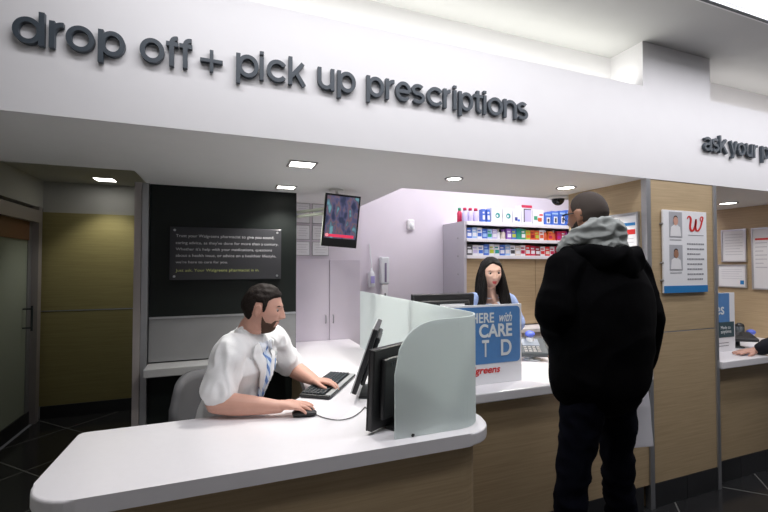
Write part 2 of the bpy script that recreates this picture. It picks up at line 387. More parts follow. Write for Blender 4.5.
# frosted partition: front panel, rounded corner, long side panel
path = [(.612+.02*k, 1.495) for k in range(15)] + arc(.898, 1.635, .14, 270, 360, 10) + [(1.038, 1.8), (1.038, 2.1), (1.038, 2.4), (1.038, 2.8), (1.038, 3.28)]
def gz(s):
    t = min(1, s/.24); return 1.125+.205*(1-(1-t)**3.0)**(1/2.0)+.012*min(1, s/.5)
bm = NB(); s = 0; prev = None; rows = []
for i, p in enumerate(path):
    if prev: s += math.hypot(p[0]-prev[0], p[1]-prev[1])
    q0 = path[max(i-1, 0)]; q1 = path[min(i+1, len(path)-1)]; t = V((q1[0]-q0[0], q1[1]-q0[1], 0)).normalized(); n = V((t.y, -t.x, 0))*.004
    z = gz(s); c = V((p[0], p[1], 0)); prev = p
    rows.append([bm.verts.new(c+n+V((0,0,ZC+.002))), bm.verts.new(c+n+V((0,0,z))), bm.verts.new(c-n+V((0,0,z))), bm.verts.new(c-n+V((0,0,ZC+.002)))])
for a, b in zip(rows, rows[1:]):
    for k in range(4): bm.faces.new((a[k], a[(k+1)%4], b[(k+1)%4], b[k]))
bm.faces.new(rows[0]); bm.faces.new(rows[-1][::-1])
root = empty('glass_partition', 'curved frosted glass privacy screen standing on the desk counter', 'partition', (.85, 1.8, ZC))
obj('glass_panel', bm, M['frost'], root, True, smooth=False)
for p in ((1.038, 1.95), (1.038, 2.75)):
    obj('clamp', B((p[0]-.015, p[1]-.012, ZC), (p[0]+.015, p[1]+.012, ZC+.022), .003), M['alu'], root, True)

# ---------------------------------------------------------------- lettering on the header
zb = at(28, 43.7, 'y', YF-.022).z; print('baseline', zb, at(523, 120.5, 'y', YF-.03).z, 'topd', at(41, 12.5, 'y', YF-.03).z, 'xh', at(80, 27.5, 'y', YF-.03).z, at(80, 53.5, 'y', YF-.03).z)
def EL(cx, cy, rx, ry, a0, a1, n=20): return [(cx+rx*math.cos(R(a0+(a1-a0)*k/n)), cy+ry*math.sin(R(a0+(a1-a0)*k/n))) for k in range(n+1)]
AS, DS = 1.24, -.27; o_ = .10      # ascender, descender, half stroke
RR = .40
STROKE = {
 'o': [EL(.5,.5,RR,RR,0,360,32)], 'd': [EL(.45,.5,.36,RR,0,360,32), [(.86,0),(.86,AS)]], 'p': [EL(.55,.5,.36,RR,0,360,32), [(.14,DS),(.14,1)]],
 'r': [[(.1,0),(.1,1)], [(.1,.55)]+EL(.42,.55,.30,.35,165,85,8)], 'f': [[(.26,0),(.26,.85)]+EL(.48,.92,.22,.22,180,78,8), [(.0,.90),(.56,.90)]],
 'i': [[(.1,0),(.1,1)], [(.1,1.10),(.1,AS)]], 'c': [EL(.5,.5,RR,RR,38,322,26)], 'k': [[(.1,0),(.1,AS)], [(.14,.36),(.66,1)], [(.34,.58),(.72,0)]],
 'u': [[(.1,1),(.1,.42)]+EL(.44,.42,.34,.32,180,360,14), [(.78,0),(.78,1)]], 'n': [[(.1,0),(.1,1)], [(.1,.55)]+EL(.44,.58,.34,.32,180,0,14)+[(.78,0)]],
 'e': [EL(.5,.5,RR,RR,0,318,28), [(.14,.50),(.88,.50)]], 's': [EL(.42,.70,.29,.20,35,255,14)+EL(.42,.305,.31,.205,78,-145,14)],
 't': [[(.24,AS-.06),(.24,.22)]+EL(.40,.24,.16,.14,180,275,6), [(.02,.90),(.50,.90)]], '+': [[(.0,.47),(.9,.47)], [(.45,.02),(.45,.92)]],
 'a': [EL(.42,.73,.30,.17,155,20,8)+[(.74,.55),(.74,.12),(.80,.0)], EL(.40,.30,.28,.20,62,300,16)+[(.70,.28),(.73,.45)], [(.50,.50),(.72,.56)]],
 'y': [[(.06,1),(.42,.06)], [(.78,1),(.40,.0),(.30,DS+.07),(.12,DS+.06)]]}
def stroke_mesh(bm, pts, hw, y0, y1, fx, fz):
    P = [V((fx(p[0]), fz(p[1]))) for p in pts]; closed = (P[0]-P[-1]).length < 1e-4
    if closed: P = P[:-1]
    n = len(P); rings = []
    for i in range(n):
        a = P[(i-1) % n] if closed or i else P[0]; c = P[(i+1) % n] if closed or i < n-1 else P[-1]
        t = (c-a).normalized(); nn = V((-t.y, t.x))*hw
        rings.append([bm.verts.new((P[i].x+nn.x*s, y, P[i].y+nn.y*s)) for s, y in ((1,y0),(-1,y0),(-1,y1),(1,y1))])
    for i in range(n if closed else n-1):
        a, c = rings[i], rings[(i+1) % n]
        for k in range(4): bm.faces.new((a[k], a[(k+1)%4], c[(k+1)%4], c[k]))
    if not closed: bm.faces.new(rings[0]); bm.faces.new(rings[-1][::-1])
def header_sign(name, label, items, zb, xh, loc):
    root = empty(name, label, 'sign', loc)
    for ch, u0, u1 in items:
        vv = 35+.155*u0
        x0 = at(u0, vv, 'y', YF-.022).x; x1 = at(u1, vv, 'y', YF-.022).x; hw = xh*.083; e_ = hw*.92 if ch not in 'ft+' else 0
        xs = [p[0] for s in STROKE[ch] for p in s]; a, c = min(xs), max(xs)
        fx = (lambda x: (x0+x1)/2) if c-a < .01 else (lambda x: x0+e_+(x-a)/(c-a)*(x1-x0-2*e_))
        bm = NB()
        for i, s in enumerate(STROKE[ch]): stroke_mesh(bm, s, hw*(1.05 if ch != '+' else .85), YF-.023+i*.0004, YF-.004, fx, lambda z: zb+z*xh)
        obj('letter', bm, M['letter'], root, True)
    return root
L1 = [('d',12,43.7),('r',49,65.7),('o',65.7,94),('p',98,124.7),('o',139.7,164),('f',165.7,178),('f',179,192),('+',200,222.7),('p',236.3,258.5),('i',260,263.5),
      ('c',267,286),('k',288.7,306),('u',318,334.3),('p',337.7,355.7),('p',367,384),('r',386,396),('e',396,411.3),('s',412,425),('c',427.3,442.7),('r',444,452),
      ('i',453.3,457.3),('p',459.3,473.3),('t',474.3,483),('i',483.7,486.7),('o',488.3,503),('n',504.3,517),('s',518,528)]
zx = at(80, 27.5, 'y', YF-.04).z - at(80, 53.5, 'y', YF-.04).z
ZS = at(80, 27.5, 'y', YF-.022).z - at(80, 53.8, 'y', YF-.022).z
header_sign('sign_lettering', 'large slate grey raised letters reading drop off + pick up prescriptions on white header', L1, zb, ZS, (0, YF, zb))
L2 = [('a',704.6,712.5),('s',712.9,719.3),('k',720,728),('y',730.6,737.8),('o',738.2,745.7),('u',746.6,753),('r',754,758.7),('p',762.3,769.5)]
zb2 = at(716, 151.5, 'y', YF-.03).z; print('zb2', zb2)
header_sign('sign_lettering', 'slate grey raised letters reading ask your at the right end of header', L2, zb2, ZS*.98, (3, YF, zb2))

# ---------------------------------------------------------------- lamps
def downlight_sq(u, v, z, label, w=.15, l=.15, on=True):
    p = at(u, v, 'z', z)
    root = empty('recessed_square_downlight', label, 'ceiling light', (p.x, p.y, z), 0, 'square recessed downlights')
    bm = NB()
    for a, b in (((-w/2-.012, -l/2-.012, -.006), (w/2+.012, -l/2, 0)), ((-w/2-.012, l/2, -.006), (w/2+.012, l/2+.012, 0)), ((-w/2-.012, -l/2, -.006), (-w/2, l/2, 0)), ((w/2, -l/2, -.006), (w/2+.012, l/2, 0))): box(bm, a, b)
    obj('trim_ring', bm, M['ltrim'], root)
    obj('diffuser', B((-w/2, -l/2, -.003), (w/2, l/2, 0)), M['led'], root)
    return p
SPOTS = [downlight_sq(302, 164, SOF, 'square recessed downlight in soffit above the seated pharmacist, nearer one', .13, .12),
         downlight_sq(286, 187, SOF, 'square recessed downlight in soffit close to the black wall', .12, .1),
         downlight_sq(105, 179.5, 2.42, 'square recessed downlight in the dark hall ceiling', .17, .17)]
def downlight_rd(u, v, label, r=.06, on=True):
    p = at(u, v, 'z', SOF)
    root = empty('recessed_round_downlight', label, 'ceiling light', (p.x, p.y, SOF), 0, 'round recessed downlights')
    obj('trim_ring', lathe(NB(), [(r, 0), (r, -.004), (r+.012, -.008), (r+.016, -.004), (r+.016, 0)], 28), M['ltrim'] if on else M['alu'], root, smooth=True)
    obj('diffuser', lathe(NB(), [(r, 0), (r, -.003)], 28), M['led'], root)
    return p
SPOTS += [downlight_rd(454, 178.5, 'round recessed downlight in soffit above the blue card sign', .045),
          downlight_rd(566, 187.5, "round recessed downlight in soffit by the bald customer's head", .055),
          downlight_rd(728, 203, 'round recessed downlight right of the wood column', .06)]
p0 = at(712, 0, 'z', z_ceil); p1 = at(768, 18, 'z', z_ceil); ya = (p0.y+p1.y)/2; print('trough', p0, p1)
root = empty('linear_ceiling_light', 'long white strip light recessed in the upper ceiling at top right', 'ceiling light', (4.2, ya-.1, z_ceil))
obj('diffuser', B((1.9, ya-.165, z_ceil-.012), (6.6, ya-.02, z_ceil-.002)), M['ledc'], root, True)
bm = NB(); box(bm, (1.9, ya-.02, z_ceil-.03), (6.6, ya, z_ceil-.001)); box(bm, (1.9, ya-.185, z_ceil-.03), (6.6, ya-.165, z_ceil-.001)); box(bm, (1.88, ya-.185, z_ceil-.03), (1.9, ya, z_ceil-.001))
obj('housing', bm, M['dgrey'], root, True)
obj('lip', B((1.86, ya, z_ceil-.008), (6.62, ya+.03, z_ceil-.001)), M['white'], root, True)
# dome cameras
def dome(u, v, r, label, z=SOF):
    p = at(u, v, 'z', z)
    root = empty('dome_camera', label, 'camera', (p.x, p.y, z))
    obj('mount_ring', lathe(NB(), [(r*1.75, 0), (r*1.75, -.01), (r*1.3, -.02), (r*1.05, -.022)], 28), M['soffit'], root, smooth=True)
    obj('dome', lathe(NB(), [(r, -.02)]+[(r*math.cos(R(a)), -.024-r*1.0*math.sin(R(a))) for a in range(0, 91, 12)], 24), M['bglass'], root, smooth=True)
dome(558, 196.5, .050, 'black dome security camera hanging from the soffit beside the bald customer')
dome(722, 211, .05, 'small black dome camera right of the column under the soffit')

# ---------------------------------------------------------------- television hung from the soffit
pc = at(341, 221, 'y', 2.95)
nrm = V((-.10, -1, -.12)).normalized(); rt = V((1, -.10, -.07)); rt = (rt-rt.dot(nrm)*nrm).normalized(); up = nrm.cross(rt).normalized()
if up.z < 0: up = -up
F = Matrix((rt, up, nrm)).transposed().to_4x4(); F.translation = pc
root = empty('television', 'small portrait television on a wall bracket under the soffit, showing a news picture', 'television', (pc.x, pc.y, SOF))
W, H = .262, .385
obj('housing', box(NB(), (-W/2, -H/2, -.04), (W/2, H/2, 0), .004, mx=F), mat('pale_tv_case', (.62,.66,.58), .5), root, True)
bm = NB(); box(bm, (-W/2, -H/2, 0), (W/2, H/2, .006), .002, mx=F); obj('bezel', bm, M['black'], root, True)
sc = obj('screen', box(NB(), (-W/2+.016, -H/2+.062, .006), (W/2-.012, H/2-.014, .008), mx=F), M['tvpic'], root, True)
obj('ticker_bar', box(NB(), (-W/2+.025, -H/2+.072, .008), (W/2-.03, -H/2+.092, .0095), mx=F), mat('red_ticker', (.5,.02,.06), .4, emit=(.85,.05,.12), estr=.7), sc, True)
obj('station_logo', lathe(NB(), [(.012, .0085), (.012, .0105)], 16, mx=F @ Matrix.Translation((-W/2+.034, -H/2+.084, 0))), mat('ticker_spot', (.6,.2,.2), .4, emit=(1,.35,.4), estr=.7), sc, True)
q = pc-nrm*.05+up*.06
bm = NB(); box(bm, (q.x-.03, q.y-.01, q.z-.04), (q.x+.03, q.y+.03, q.z+.04))
tube(bm, [q+V((0,.02,.02)), q+V((-.12,.10,.035)), (.52, 3.3, q.z+.03)], .012); tube(bm, [q+V((0,.02,-.01)), q+V((-.12,.10,.0)), (.52, 3.3, q.z-.005)], .012)
obj('bracket_arm', bm, mat('pale_bracket', (.58,.62,.52), .5), root, True)
bm = NB(); tube(bm, [(q.x-.01, q.y, q.z+.05), (q.x-.03, q.y+.02, SOF-.001)], .012); lathe(bm, [(.055, SOF-.012), (.055, SOF-.001)], 20, mx=Matrix.Translation((q.x-.03, q.y+.02, 0)))
obj('ceiling_mount', bm, M['soffit'], root, True)

# ---------------------------------------------------------------- black wall furniture
yb = 3.215
a = at(170, 226, 'y', yb); b = at(281, 279, 'y', yb)
root = empty('acrylic_sign', 'clear acrylic plaque of white text on the black wall', 'sign', ((a.x+b.x)/2, yb, (a.z+b.z)/2))
za, zz0 = at(225, 228, 'y', yb).z, at(225, 279.5, 'y', yb).z
obj('panel', B((a.x, yb, zz0), (b.x, yb+.008, za), .003), M['acryl'], root, True)
M['wtext'] = mat('white_vinyl', (.62,.62,.64), .5); M['ytext'] = mat('lime_vinyl', (.50,.55,.20), .5)
lines = ['Trust your Walgreens pharmacist to give you sound,', "caring advice, as they've done for more than a century.", "Whether it's help with your medications, questions",
         'about a health issue, or advice on a healthier lifestyle,', "we're here to care for you.", 'Just ask. Your Walgreens pharmacist is in.']
wd = b.x-a.x; hh = za-zz0
for i, (s, f, t) in enumerate(zip(lines, (.88, .92, .86, .90, .45, .74), (.82, .69, .57, .45, .33, .17))):
    text('text_line', s, M['ytext'] if i == 5 else M['wtext'], root, face_frame((a.x+wd*.05, yb-.001, zz0+hh*t-.012), (1,0,0), (0,0,1)), w=wd*f, h=.026 if i not in (4,) else .024)
for x in (a.x+.03, b.x-.03):
    for z in (zz0+.025, za-.025): obj('standoff_bolt', lathe(NB(), [(.008, 0), (.008, .045)], 12, mx=Matrix.Translation((x, yb-.008, z)) @ Matrix.Rotation(-PI/2, 4, 'X')), M['alu'], root, True)
z1 = at(153, 318.5, 'y', 3.24).z; z0 = ZC+.01
root = empty('backsplash_panel', 'grey glossy backsplash panel above the white shelf on black wall', 'panel', (0, 3.24, z0))
m = mat('grey_glass_panel', (.26,.26,.265), .15)
obj('pane', B((-.495, 3.232, z0), (.50, 3.249, z1)), m, root, True)
obj('edge_strip', B((-.495, 3.226, z1-.003), (.50, 3.249, z1+.009)), M['alu'], root, True)
tag(obj('wall_shelf', B((-.498, 3.06, ZC-.055), (.42, 3.25, ZC), .004), mat('grey_white_laminate', (.45,.45,.45), .45)), 'long white shelf fixed to the black wall behind the seated pharmacist', 'shelf')
# certificates above the cabinets
k = 0
names = [['top left', 'top right'], ['middle left', 'middle right'], ['bottom left', 'bottom right']]
ys = 3.745
for r_, (v0, v1) in enumerate(((203, 223), (225, 239.5), (241.5, 255.5))):
    for c_, (u0, u1) in enumerate(((294.5, 310.8), (312.2, 329.5))):
        A = at(u0, (v0+v1)/2, 'y', ys).x; Bx = at(u1, 0, 'y', ys).x; zt = at(300, v0, 'y', ys).z; zb_ = at(300, v1, 'y', ys).z
        root = empty('certificate', 'white pharmacy certificate on the rear wall, %s one of six behind the television' % names[r_][c_], 'certificate', ((A+Bx)/2, ys, zb_), 0, 'certificates on the rear wall')
        obj('paper', B((A+.004, ys-.004, zb_+.004), (Bx-.004, ys, zt-.004)), M['paper'], root, True)
        obj('frame', B((A, ys-.003, zb_), (Bx, ys+.004, zt)), M['greym'], root, True)
        bm = NB()
        for i in range(4): box(bm, (A+.02+.012*(i % 2), ys-.0046, zt-.03-.022*i), (Bx-.02-.012*(i % 2), ys-.004, zt-.027-.022*i))
        obj('print', bm, mat('faint_print', (.5,.5,.52), .7), root, True)
# tall cabinet with two doors
xa, xb = .51, 1.17; xm = at(329.5, 300, 'y', 3.70).x; zt = at(330, 259.5, 'y', 3.72).z
root = empty('tall_cabinet', 'tall pale lilac two door cabinet under the certificates', 'cabinet', (.85, 3.8, 0))
obj('body', B((xa, 3.722, 0), (xb, 3.748, zt)), M['lilac'], root, True)
M['door'] = mat('pale_lilac_laminate', (.62,.57,.64), .5)
for x0, x1, hx in ((xa+.002, xm-.003, xm-.035), (xm+.003, xb-.002, xm+.035)):
    dd = obj('door', B((x0, 3.705, .05), (x1, 3.722, zt-.004), .002), M['door'], root, True)
    bm = NB(); zc = at(329, 319, 'y', 3.7).z; tube(bm, [(hx, 3.70, zc-.035), (hx, 3.685, zc-.03), (hx, 3.685, zc+.03), (hx, 3.70, zc+.035)], .005)
    obj('handle', bm, M['greym'], dd, True)
# dispensers on the white wall
yw = YK
p = at(371, 278, 'y', yw-.03)
root = empty('soap_dispenser', 'small white bottle dispenser hanging on the white wall near the cabinet', 'dispenser', (p.x, yw, p.z-.1))
bm = NB(); lathe(bm, [(.0, -.09), (.03, -.09), (.035, -.07), (.035, .04), (.02, .065), (.012, .07), (.012, .10)], 16, mx=Matrix.Translation((p.x, yw-.045, p.z))); obj('bottle', bm, M['clear'], root, True, True)
obj('label_patch', B((p.x-.018, yw-.085, p.z-.05), (p.x+.02, yw-.078, p.z+.02)), mat('lilac_label', (.35,.32,.62), .5), root, True)
bm = NB(); tube(bm, [(p.x, yw-.045, p.z+.10), (p.x, yw-.045, p.z+.14), (p.x-.01, yw-.01, p.z+.34)], .006); obj('tube', bm, M['clear'], root, True)
obj('bracket', B((p.x-.03, yw-.02, p.z-.06), (p.x+.03, yw, p.z+.05), .004), M['white'], root, True)
a = at(384, 260, 'y', yw-.03); b = at(384, 284, 'y', yw-.03); c = at(384, 306, 'y', yw-.03)
root = empty('cup_dispenser', 'tall white dispenser with dark slot on the white wall', 'dispenser', (a.x, yw, c.z))
obj('housing', B((a.x-.045, yw-.07, b.z), (a.x+.045, yw, a.z+.03), .012), M['clear'], root, True)
obj('slot', B((a.x-.008, yw-.074, b.z+.02), (a.x+.012, yw-.069, a.z-.03)), mat('dark_lilac_slot', (.20,.17,.27), .5), root, True)
obj('cup_holder', B((a.x-.035, yw-.06, c.z-.02), (a.x+.035, yw, b.z-.002), .01), M['white'], root, True)
obj('indicator', B((a.x-.006, yw-.064, (b.z+c.z)/2-.02), (a.x+.006, yw-.059, (b.z+c.z)/2+.02)), M['dgrey'], root, True)
p = at(410, 225, 'y', yw)
root = empty('motion_sensor', 'small white motion sensor high on the white wall', 'sensor', (p.x, yw, p.z))
obj('case', B((p.x-.04, yw-.04, p.z-.055), (p.x+.04, yw, p.z+.055), .015), M['white'], root, True)
obj('lens', ell(NB(), (p.x, yw-.04, p.z-.01), (.025, .015, .03)), M['clear'], root, True, True)
# ---------------------------------------------------------------- shelving with medicine
ys = 3.50
X0 = at(466.5, 240, 'y', ys).x; X1 = XR-.9
zt = at(467, 221, 'y', ys).z; zs1 = at(467, 237.5, 'y', ys).z; zs2 = at(467, 254.5, 'y', ys).z
print('shelf', X0, zt, zs1, zs2)
root = empty('shelving_unit', 'white shelving unit with wood backing holding rows of medicine', 'shelving', ((X0+X1)/2, 3.7, 0))
yk = YK-.005
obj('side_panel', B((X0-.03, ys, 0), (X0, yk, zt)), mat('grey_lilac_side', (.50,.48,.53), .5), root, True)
obj('side_panel', B((X1, ys, 0), (X1+.03, yk, zt)), M['white'], root, True)
obj('top_board', B((X0, ys-.006, zt-.035), (X1, yk, zt)), M['white'], root, True)
for z in (zs1, zs2): obj('shelf_board', B((X0, ys-.01, z-.035), (X1, yk-.01, z-.005)), M['white'], root, True)
for z in (zt-.005, zs1-.006, zs2-.006): obj('price_rail', B((X0, ys-.018, z-.033), (X1, ys-.010, z-.002)), mat('rail_white', (.84,.82,.86), .4), root, True)
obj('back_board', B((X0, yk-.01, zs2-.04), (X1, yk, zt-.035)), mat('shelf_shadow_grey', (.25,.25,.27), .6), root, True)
us = [466.5, 503.5, 536, 580]
for i in range(3):
    a = at(us[i], 300, 'y', ys).x+.003; b = min(at(us[i+1], 300, 'y', ys).x-.003, X1)
    obj('wood_panel', B((a, ys+.006, .95), (b, ys+.02, zs2-.038)), M['wood'], root, True)
obj('wood_panel', B((b+.006, ys+.006, .95), (X1, ys+.02, zs2-.038)), M['wood'], root, True)
obj('ledge', B((X0, 3.28, .90), (X1, 3.50, .94), .004), M['solid'], root, True)
obj('base_cabinet', B((X0+.01, 3.32, 0), (X1, 3.49, .90)), M['white'], root, True)
for i in range(5): obj('cup_hinge', B((X0-.034, ys+.1+i*.001, 1.1+i*.18), (X0-.03, ys+.115+i*.001, 1.115+i*.18)), M['greym'], root, True)

COL = {'blue': (.06,.16,.60), 'pale blue': (.35,.52,.80), 'white': (.80,.80,.84), 'lavender': (.55,.50,.75), 'cream': (.70,.62,.55), 'violet': (.30,.12,.55), 'teal': (.02,.30,.28), 'green': (.05,.35,.18),
       'lime': (.50,.58,.06), 'orange red': (.70,.12,.04), 'orange': (.80,.20,.04), 'crimson': (.55,.02,.08), 'red': (.70,.03,.03), 'plum': (.28,.03,.22), 'purple': (.30,.04,.30), 'magenta': (.45,.03,.25), 'dark grey': (.08,.08,.09), 'navy': (.03,.05,.28), 'dark red': (.28,.01,.02)}
PM = {k: mat('carton_'+k.replace(' ', '_'), v, .4) for k, v in COL.items()}
ORD = ['first','second','third','fourth','fifth','sixth','seventh','eighth','ninth','tenth','eleventh','twelfth','thirteenth','fourteenth','fifteenth','sixteenth','seventeenth','eighteenth','nineteenth','twentieth','twenty-first','twenty-second','twenty-third','twenty-fourth','twenty-fifth','twenty-sixth']
def carton(x0, x1, z, h, dep, body, lab, label, group, kind='box', y=None):
    y = ys+.012 if y is None else y
    root = empty('medicine_box' if kind == 'box' else 'medicine_bottle', label, 'medicine box' if kind == 'box' else 'medicine bottle', ((x0+x1)/2, y+dep/2, z), 0, group)
    w = (x1-x0)/2
    if kind == 'box':
        obj('carton', B((-w, -dep/2, 0), (w, dep/2, h)), PM[body], root)
        obj('printed_label', B((-w*.8, -dep/2-.0015, h*.18), (w*.8, -dep/2, h*.52)), PM[lab], root)
        obj('printed_band', B((-w*.85, -dep/2-.0015, h*.66), (w*.4, -dep/2, h*.78)), PM[lab], root)
    else:
        w = min(w, dep/2)
        obj('bottle', lathe(NB(), [(w*.95, 0), (w, .004), (w, h*.66), (w*.55, h*.78), (w*.5, h*.80)], 16), PM[body], root, smooth=True)
        obj('cap', lathe(NB(), [(w*.62, h*.80), (w*.62, h), (w*.5, h*1.01)], 16), PM[lab], root, smooth=True)
rows = [('upper', zs1, [('blue','white',1),('pale blue','white',1),('white','blue',1),('blue','pale blue',1),('pale blue','green',1),('lavender','white',1),('white','cream',0),('cream','violet',0),('violet','white',1),('blue','lime',1),('teal','green',1),('green','white',1),
         ('lime','orange',1),('orange red','dark red',1),('orange red','lime',1),('white','orange red',1),('orange red','white',0),('orange','crimson',1),('orange red','cream',0),('crimson','magenta',1),('crimson','white',1),('purple','magenta',0),('plum','lavender',1),('purple','crimson',1),('plum','magenta',1),('purple','white',1)]),
        ('lower', zs2, [('dark grey','white',1),('white','lavender',1),('white','blue',1),('blue','pale blue',1),('white','lime',1),('white','teal',1),('blue','white',1),('pale blue','white',1),('white','dark grey',1),('cream','white',1),('white','crimson',1),('red','white',1),
         ('crimson','white',1),('dark red','white',1),('white','red',1),('red','cream',1),('white','crimson',1),('crimson','dark red',1),('dark red','cream',1),('red','dark red',0),('crimson','white',1),('red','white',1),('dark red','crimson',1),('red','cream',1)])]
for nm, z, items in rows:
    n = len(items); xa = X0+.012; xb = at(572, 240, 'y', ys).x+.22; st = (xb-xa)/n
    for i, (b_, l_, k_) in enumerate(items):
        h = .108+random.uniform(-.012, .006); kind = 'box' if k_ else 'bottle'
        carton(xa+i*st+.002, xa+(i+1)*st-.003, z-.004, h, .06+random.uniform(-.005, .02), b_, l_,
               '%s medicine %s, %s from the left on the %s shelf' % (b_, kind, ORD[i], nm), 'medicines on the %s shelf' % nm, kind)
# on top of the unit
def X(u): return at(u, 215, 'y', ys+.02).x
g = 'packages on top of the shelving unit'
for u0, u1, lab in ((455.5, 461.5, 'at the far left end'), (463.5, 468.5, 'second from the left end'), (469, 474, 'in the middle of the row'), (474.5, 479.5, 'right one of the row')):
    b_ = 'lavender' if u0 > 462 else 'crimson'
    if u0 < 462: continue
    carton(X(u0), X(u1), zt, .135, .06, b_, 'crimson', 'lavender bottle with red cap on the shelving unit, %s' % lab, g, 'bottle')
carton(X(468.0)-.055, X(468)-.005, zt, .145, .06, 'crimson', 'green', 'red bottle with green cap at the left end of the top row', g, 'bottle', ys+.10)
for u0, u1, lab in ((482, 484.8, 'left'), (486.8, 489.6, 'right')):
    carton(X(u0), X(u1), zt, .13, .06, 'blue', 'white', 'slim blue upright box on the shelving unit, %s one of the pair' % lab, g)
for u0, u1, lab in ((491, 501.5, 'left one of two with a teal dot'), (502.5, 511.5, 'right one of two with a teal dot')):
    x0, x1 = X(u0), X(u1)
    root = empty('product_box', 'wide white box on the shelving unit, %s' % lab, 'box', ((x0+x1)/2, ys+.06, zt), 0, g); w = (x1-x0)/2
    obj('carton', B((-w, -.05, 0), (w, .05, .15), .002), PM['white'], root)
    dt = obj('round_emblem', lathe(NB(), [(.027, 0), (.027, .0015)], 20, mx=Matrix.Translation((w*.15, -.05, .072)) @ Matrix.Rotation(PI/2, 4, 'X')), PM['teal'], root)
    obj('emblem_core', lathe(NB(), [(.012, .0015), (.012, .0028)], 16, mx=Matrix.Translation((w*.15-.006, -.05, .068)) @ Matrix.Rotation(PI/2, 4, 'X')), PM['white'], dt)
def top_box(u0, u1, h, body, label, extra=()):
    x0, x1 = X(u0), X(u1); w = (x1-x0)/2
    root = empty('product_box', label, 'box', ((x0+x1)/2, ys+.06, zt), 0, g)
    obj('carton', B((-w, -.05, 0), (w, .05, h), .002), PM[body], root)
    for nm, a0, a1, z0_, z1_, c_ in extra: obj(nm, B((-w+2*w*a0, -.0525, h*z0_), (-w+2*w*a1, -.0495, h*z1_)), PM[c_], root)
top_box(512.3, 520.3, .14, 'white', 'white box with small navy marks left of the red framed box on the unit', (('printed_mark', .25, .55, .2, .45, 'navy'), ('printed_mark', .6, .85, .15, .3, 'blue')))
top_box(521, 531.3, .195, 'white', 'tall white box with crimson top and grey window on the shelving unit', (('crimson_header', 0, 1, .86, 1, 'crimson'), ('window', .28, .9, .12, .74, 'lavender'), ('window_frame', .2, .28, .08, .8, 'dark grey'), ('window_frame', .28, .9, .74, .8, 'dark grey')))
top_box(532.3, 543, .155, 'white', 'white box with red and green marks between red framed and blue boxes', (('printed_mark', .1, .4, .3, .55, 'green'), ('printed_mark', .45, .8, .2, .45, 'orange red'), ('printed_mark', .6, .9, .6, .7, 'red')))
for u0, u1, h, lab in ((544, 550.5, .13, 'first'), (551, 558, .15, 'second'), (558.6, 565, .158, 'third'), (565.6, 572, .17, 'fourth')):
    top_box(u0, u1, h, 'blue', 'royal blue box on the shelving unit, %s of the blue row from the left' % lab, (('picture_patch', .3, .8, .12, .6, 'white'), ('dark_picture', .42, .68, .2, .5, 'navy'), ('printed_band', .1, .9, .76, .88, 'pale blue')))

# ---------------------------------------------------------------- signs and posters
def script_line(root, s, m, fr, w, h, shear=.3): text('lettering', s, m, root, fr, w=w, h=h, shear=shear, off=.01)
# card sign on the counter
xa, xb = at(441, 330, 'y', 2.0).x, at(521.5, 340, 'y', 2.0).x; zt_ = at(520, 303.5, 'y', 2.0).z
root = empty('counter_card_sign', 'blue and white printed card sign standing on the transaction counter', 'sign', ((xa+xb)/2, 2.0, ZC))
obj('card', B((xa, 2.0, ZC+.001), (xb, 2.007, zt_), .001), M['paper'], root, True)
bm = NB(); zb_ = at(515, 361, 'y', 2.0).z; r = .025; x0, x1, z0, z1 = xa+.012, xb-.012, zb_, zt_-.012
pts = [(x, z) for cx, cz, a0 in ((x1-r, z1-r, 0), (x0+r, z1-r, 90), (x0+r, z0+r, 180), (x1-r, z0+r, 270)) for x, z in arc(cx, cz, r, a0, a0+90, 5)]
vs = [bm.verts.new((x, 1.9985, z)) for x, z in pts]; vs2 = [bm.verts.new((x, 2.0, z)) for x, z in pts]; bm.faces.new(vs); bm.faces.new(vs2[::-1])
for i in range(len(vs)): bm.faces.new((vs[i], vs[(i+1)%len(vs)], vs2[(i+1)%len(vs)], vs2[i]))
obj('blue_field', bm, M['blue'], root, True)
def txt_px(root, s, u0, u1, vb, vt, y, m, shear=0, off=.012):
    a_ = at(u0, vb, 'y', y); b_ = at(u1, vb, 'y', y); t_ = at((u0+u1)/2, vt, 'y', y); bb = at((u0+u1)/2, vb, 'y', y)
    text('lettering', s, m, root, face_frame((a_.x, y-.001, bb.z), (1,0,0), (0,0,1)), w=b_.x-a_.x, h=t_.z-bb.z, shear=shear, off=off)
yy = 1.998
txt_px(root, 'HERE', 471.5, 494, 323, 313, yy, M['cream'], off=.02)
txt_px(root, 'with', 498, 511, 321.5, 312, yy, M['cream'], .25)
txt_px(root, 'CARE', 479, 512, 337, 323.5, yy, M['cream'], off=.03)
txt_px(root, 'T', 482, 489, 357, 340, yy, M['cream'], off=.02); txt_px(root, 'D', 501, 511.5, 355, 339, yy, M['cream'], off=.02)
txt_px(root, 'Walgreens', 458, 499, 376.5, 367, 1.9995, M['red'], .25, off=.02)
obj('support_foot', B((xa+.2, 2.007, ZC), (xb-.2, 2.07, ZC+.12)), M['clear'], root, True)
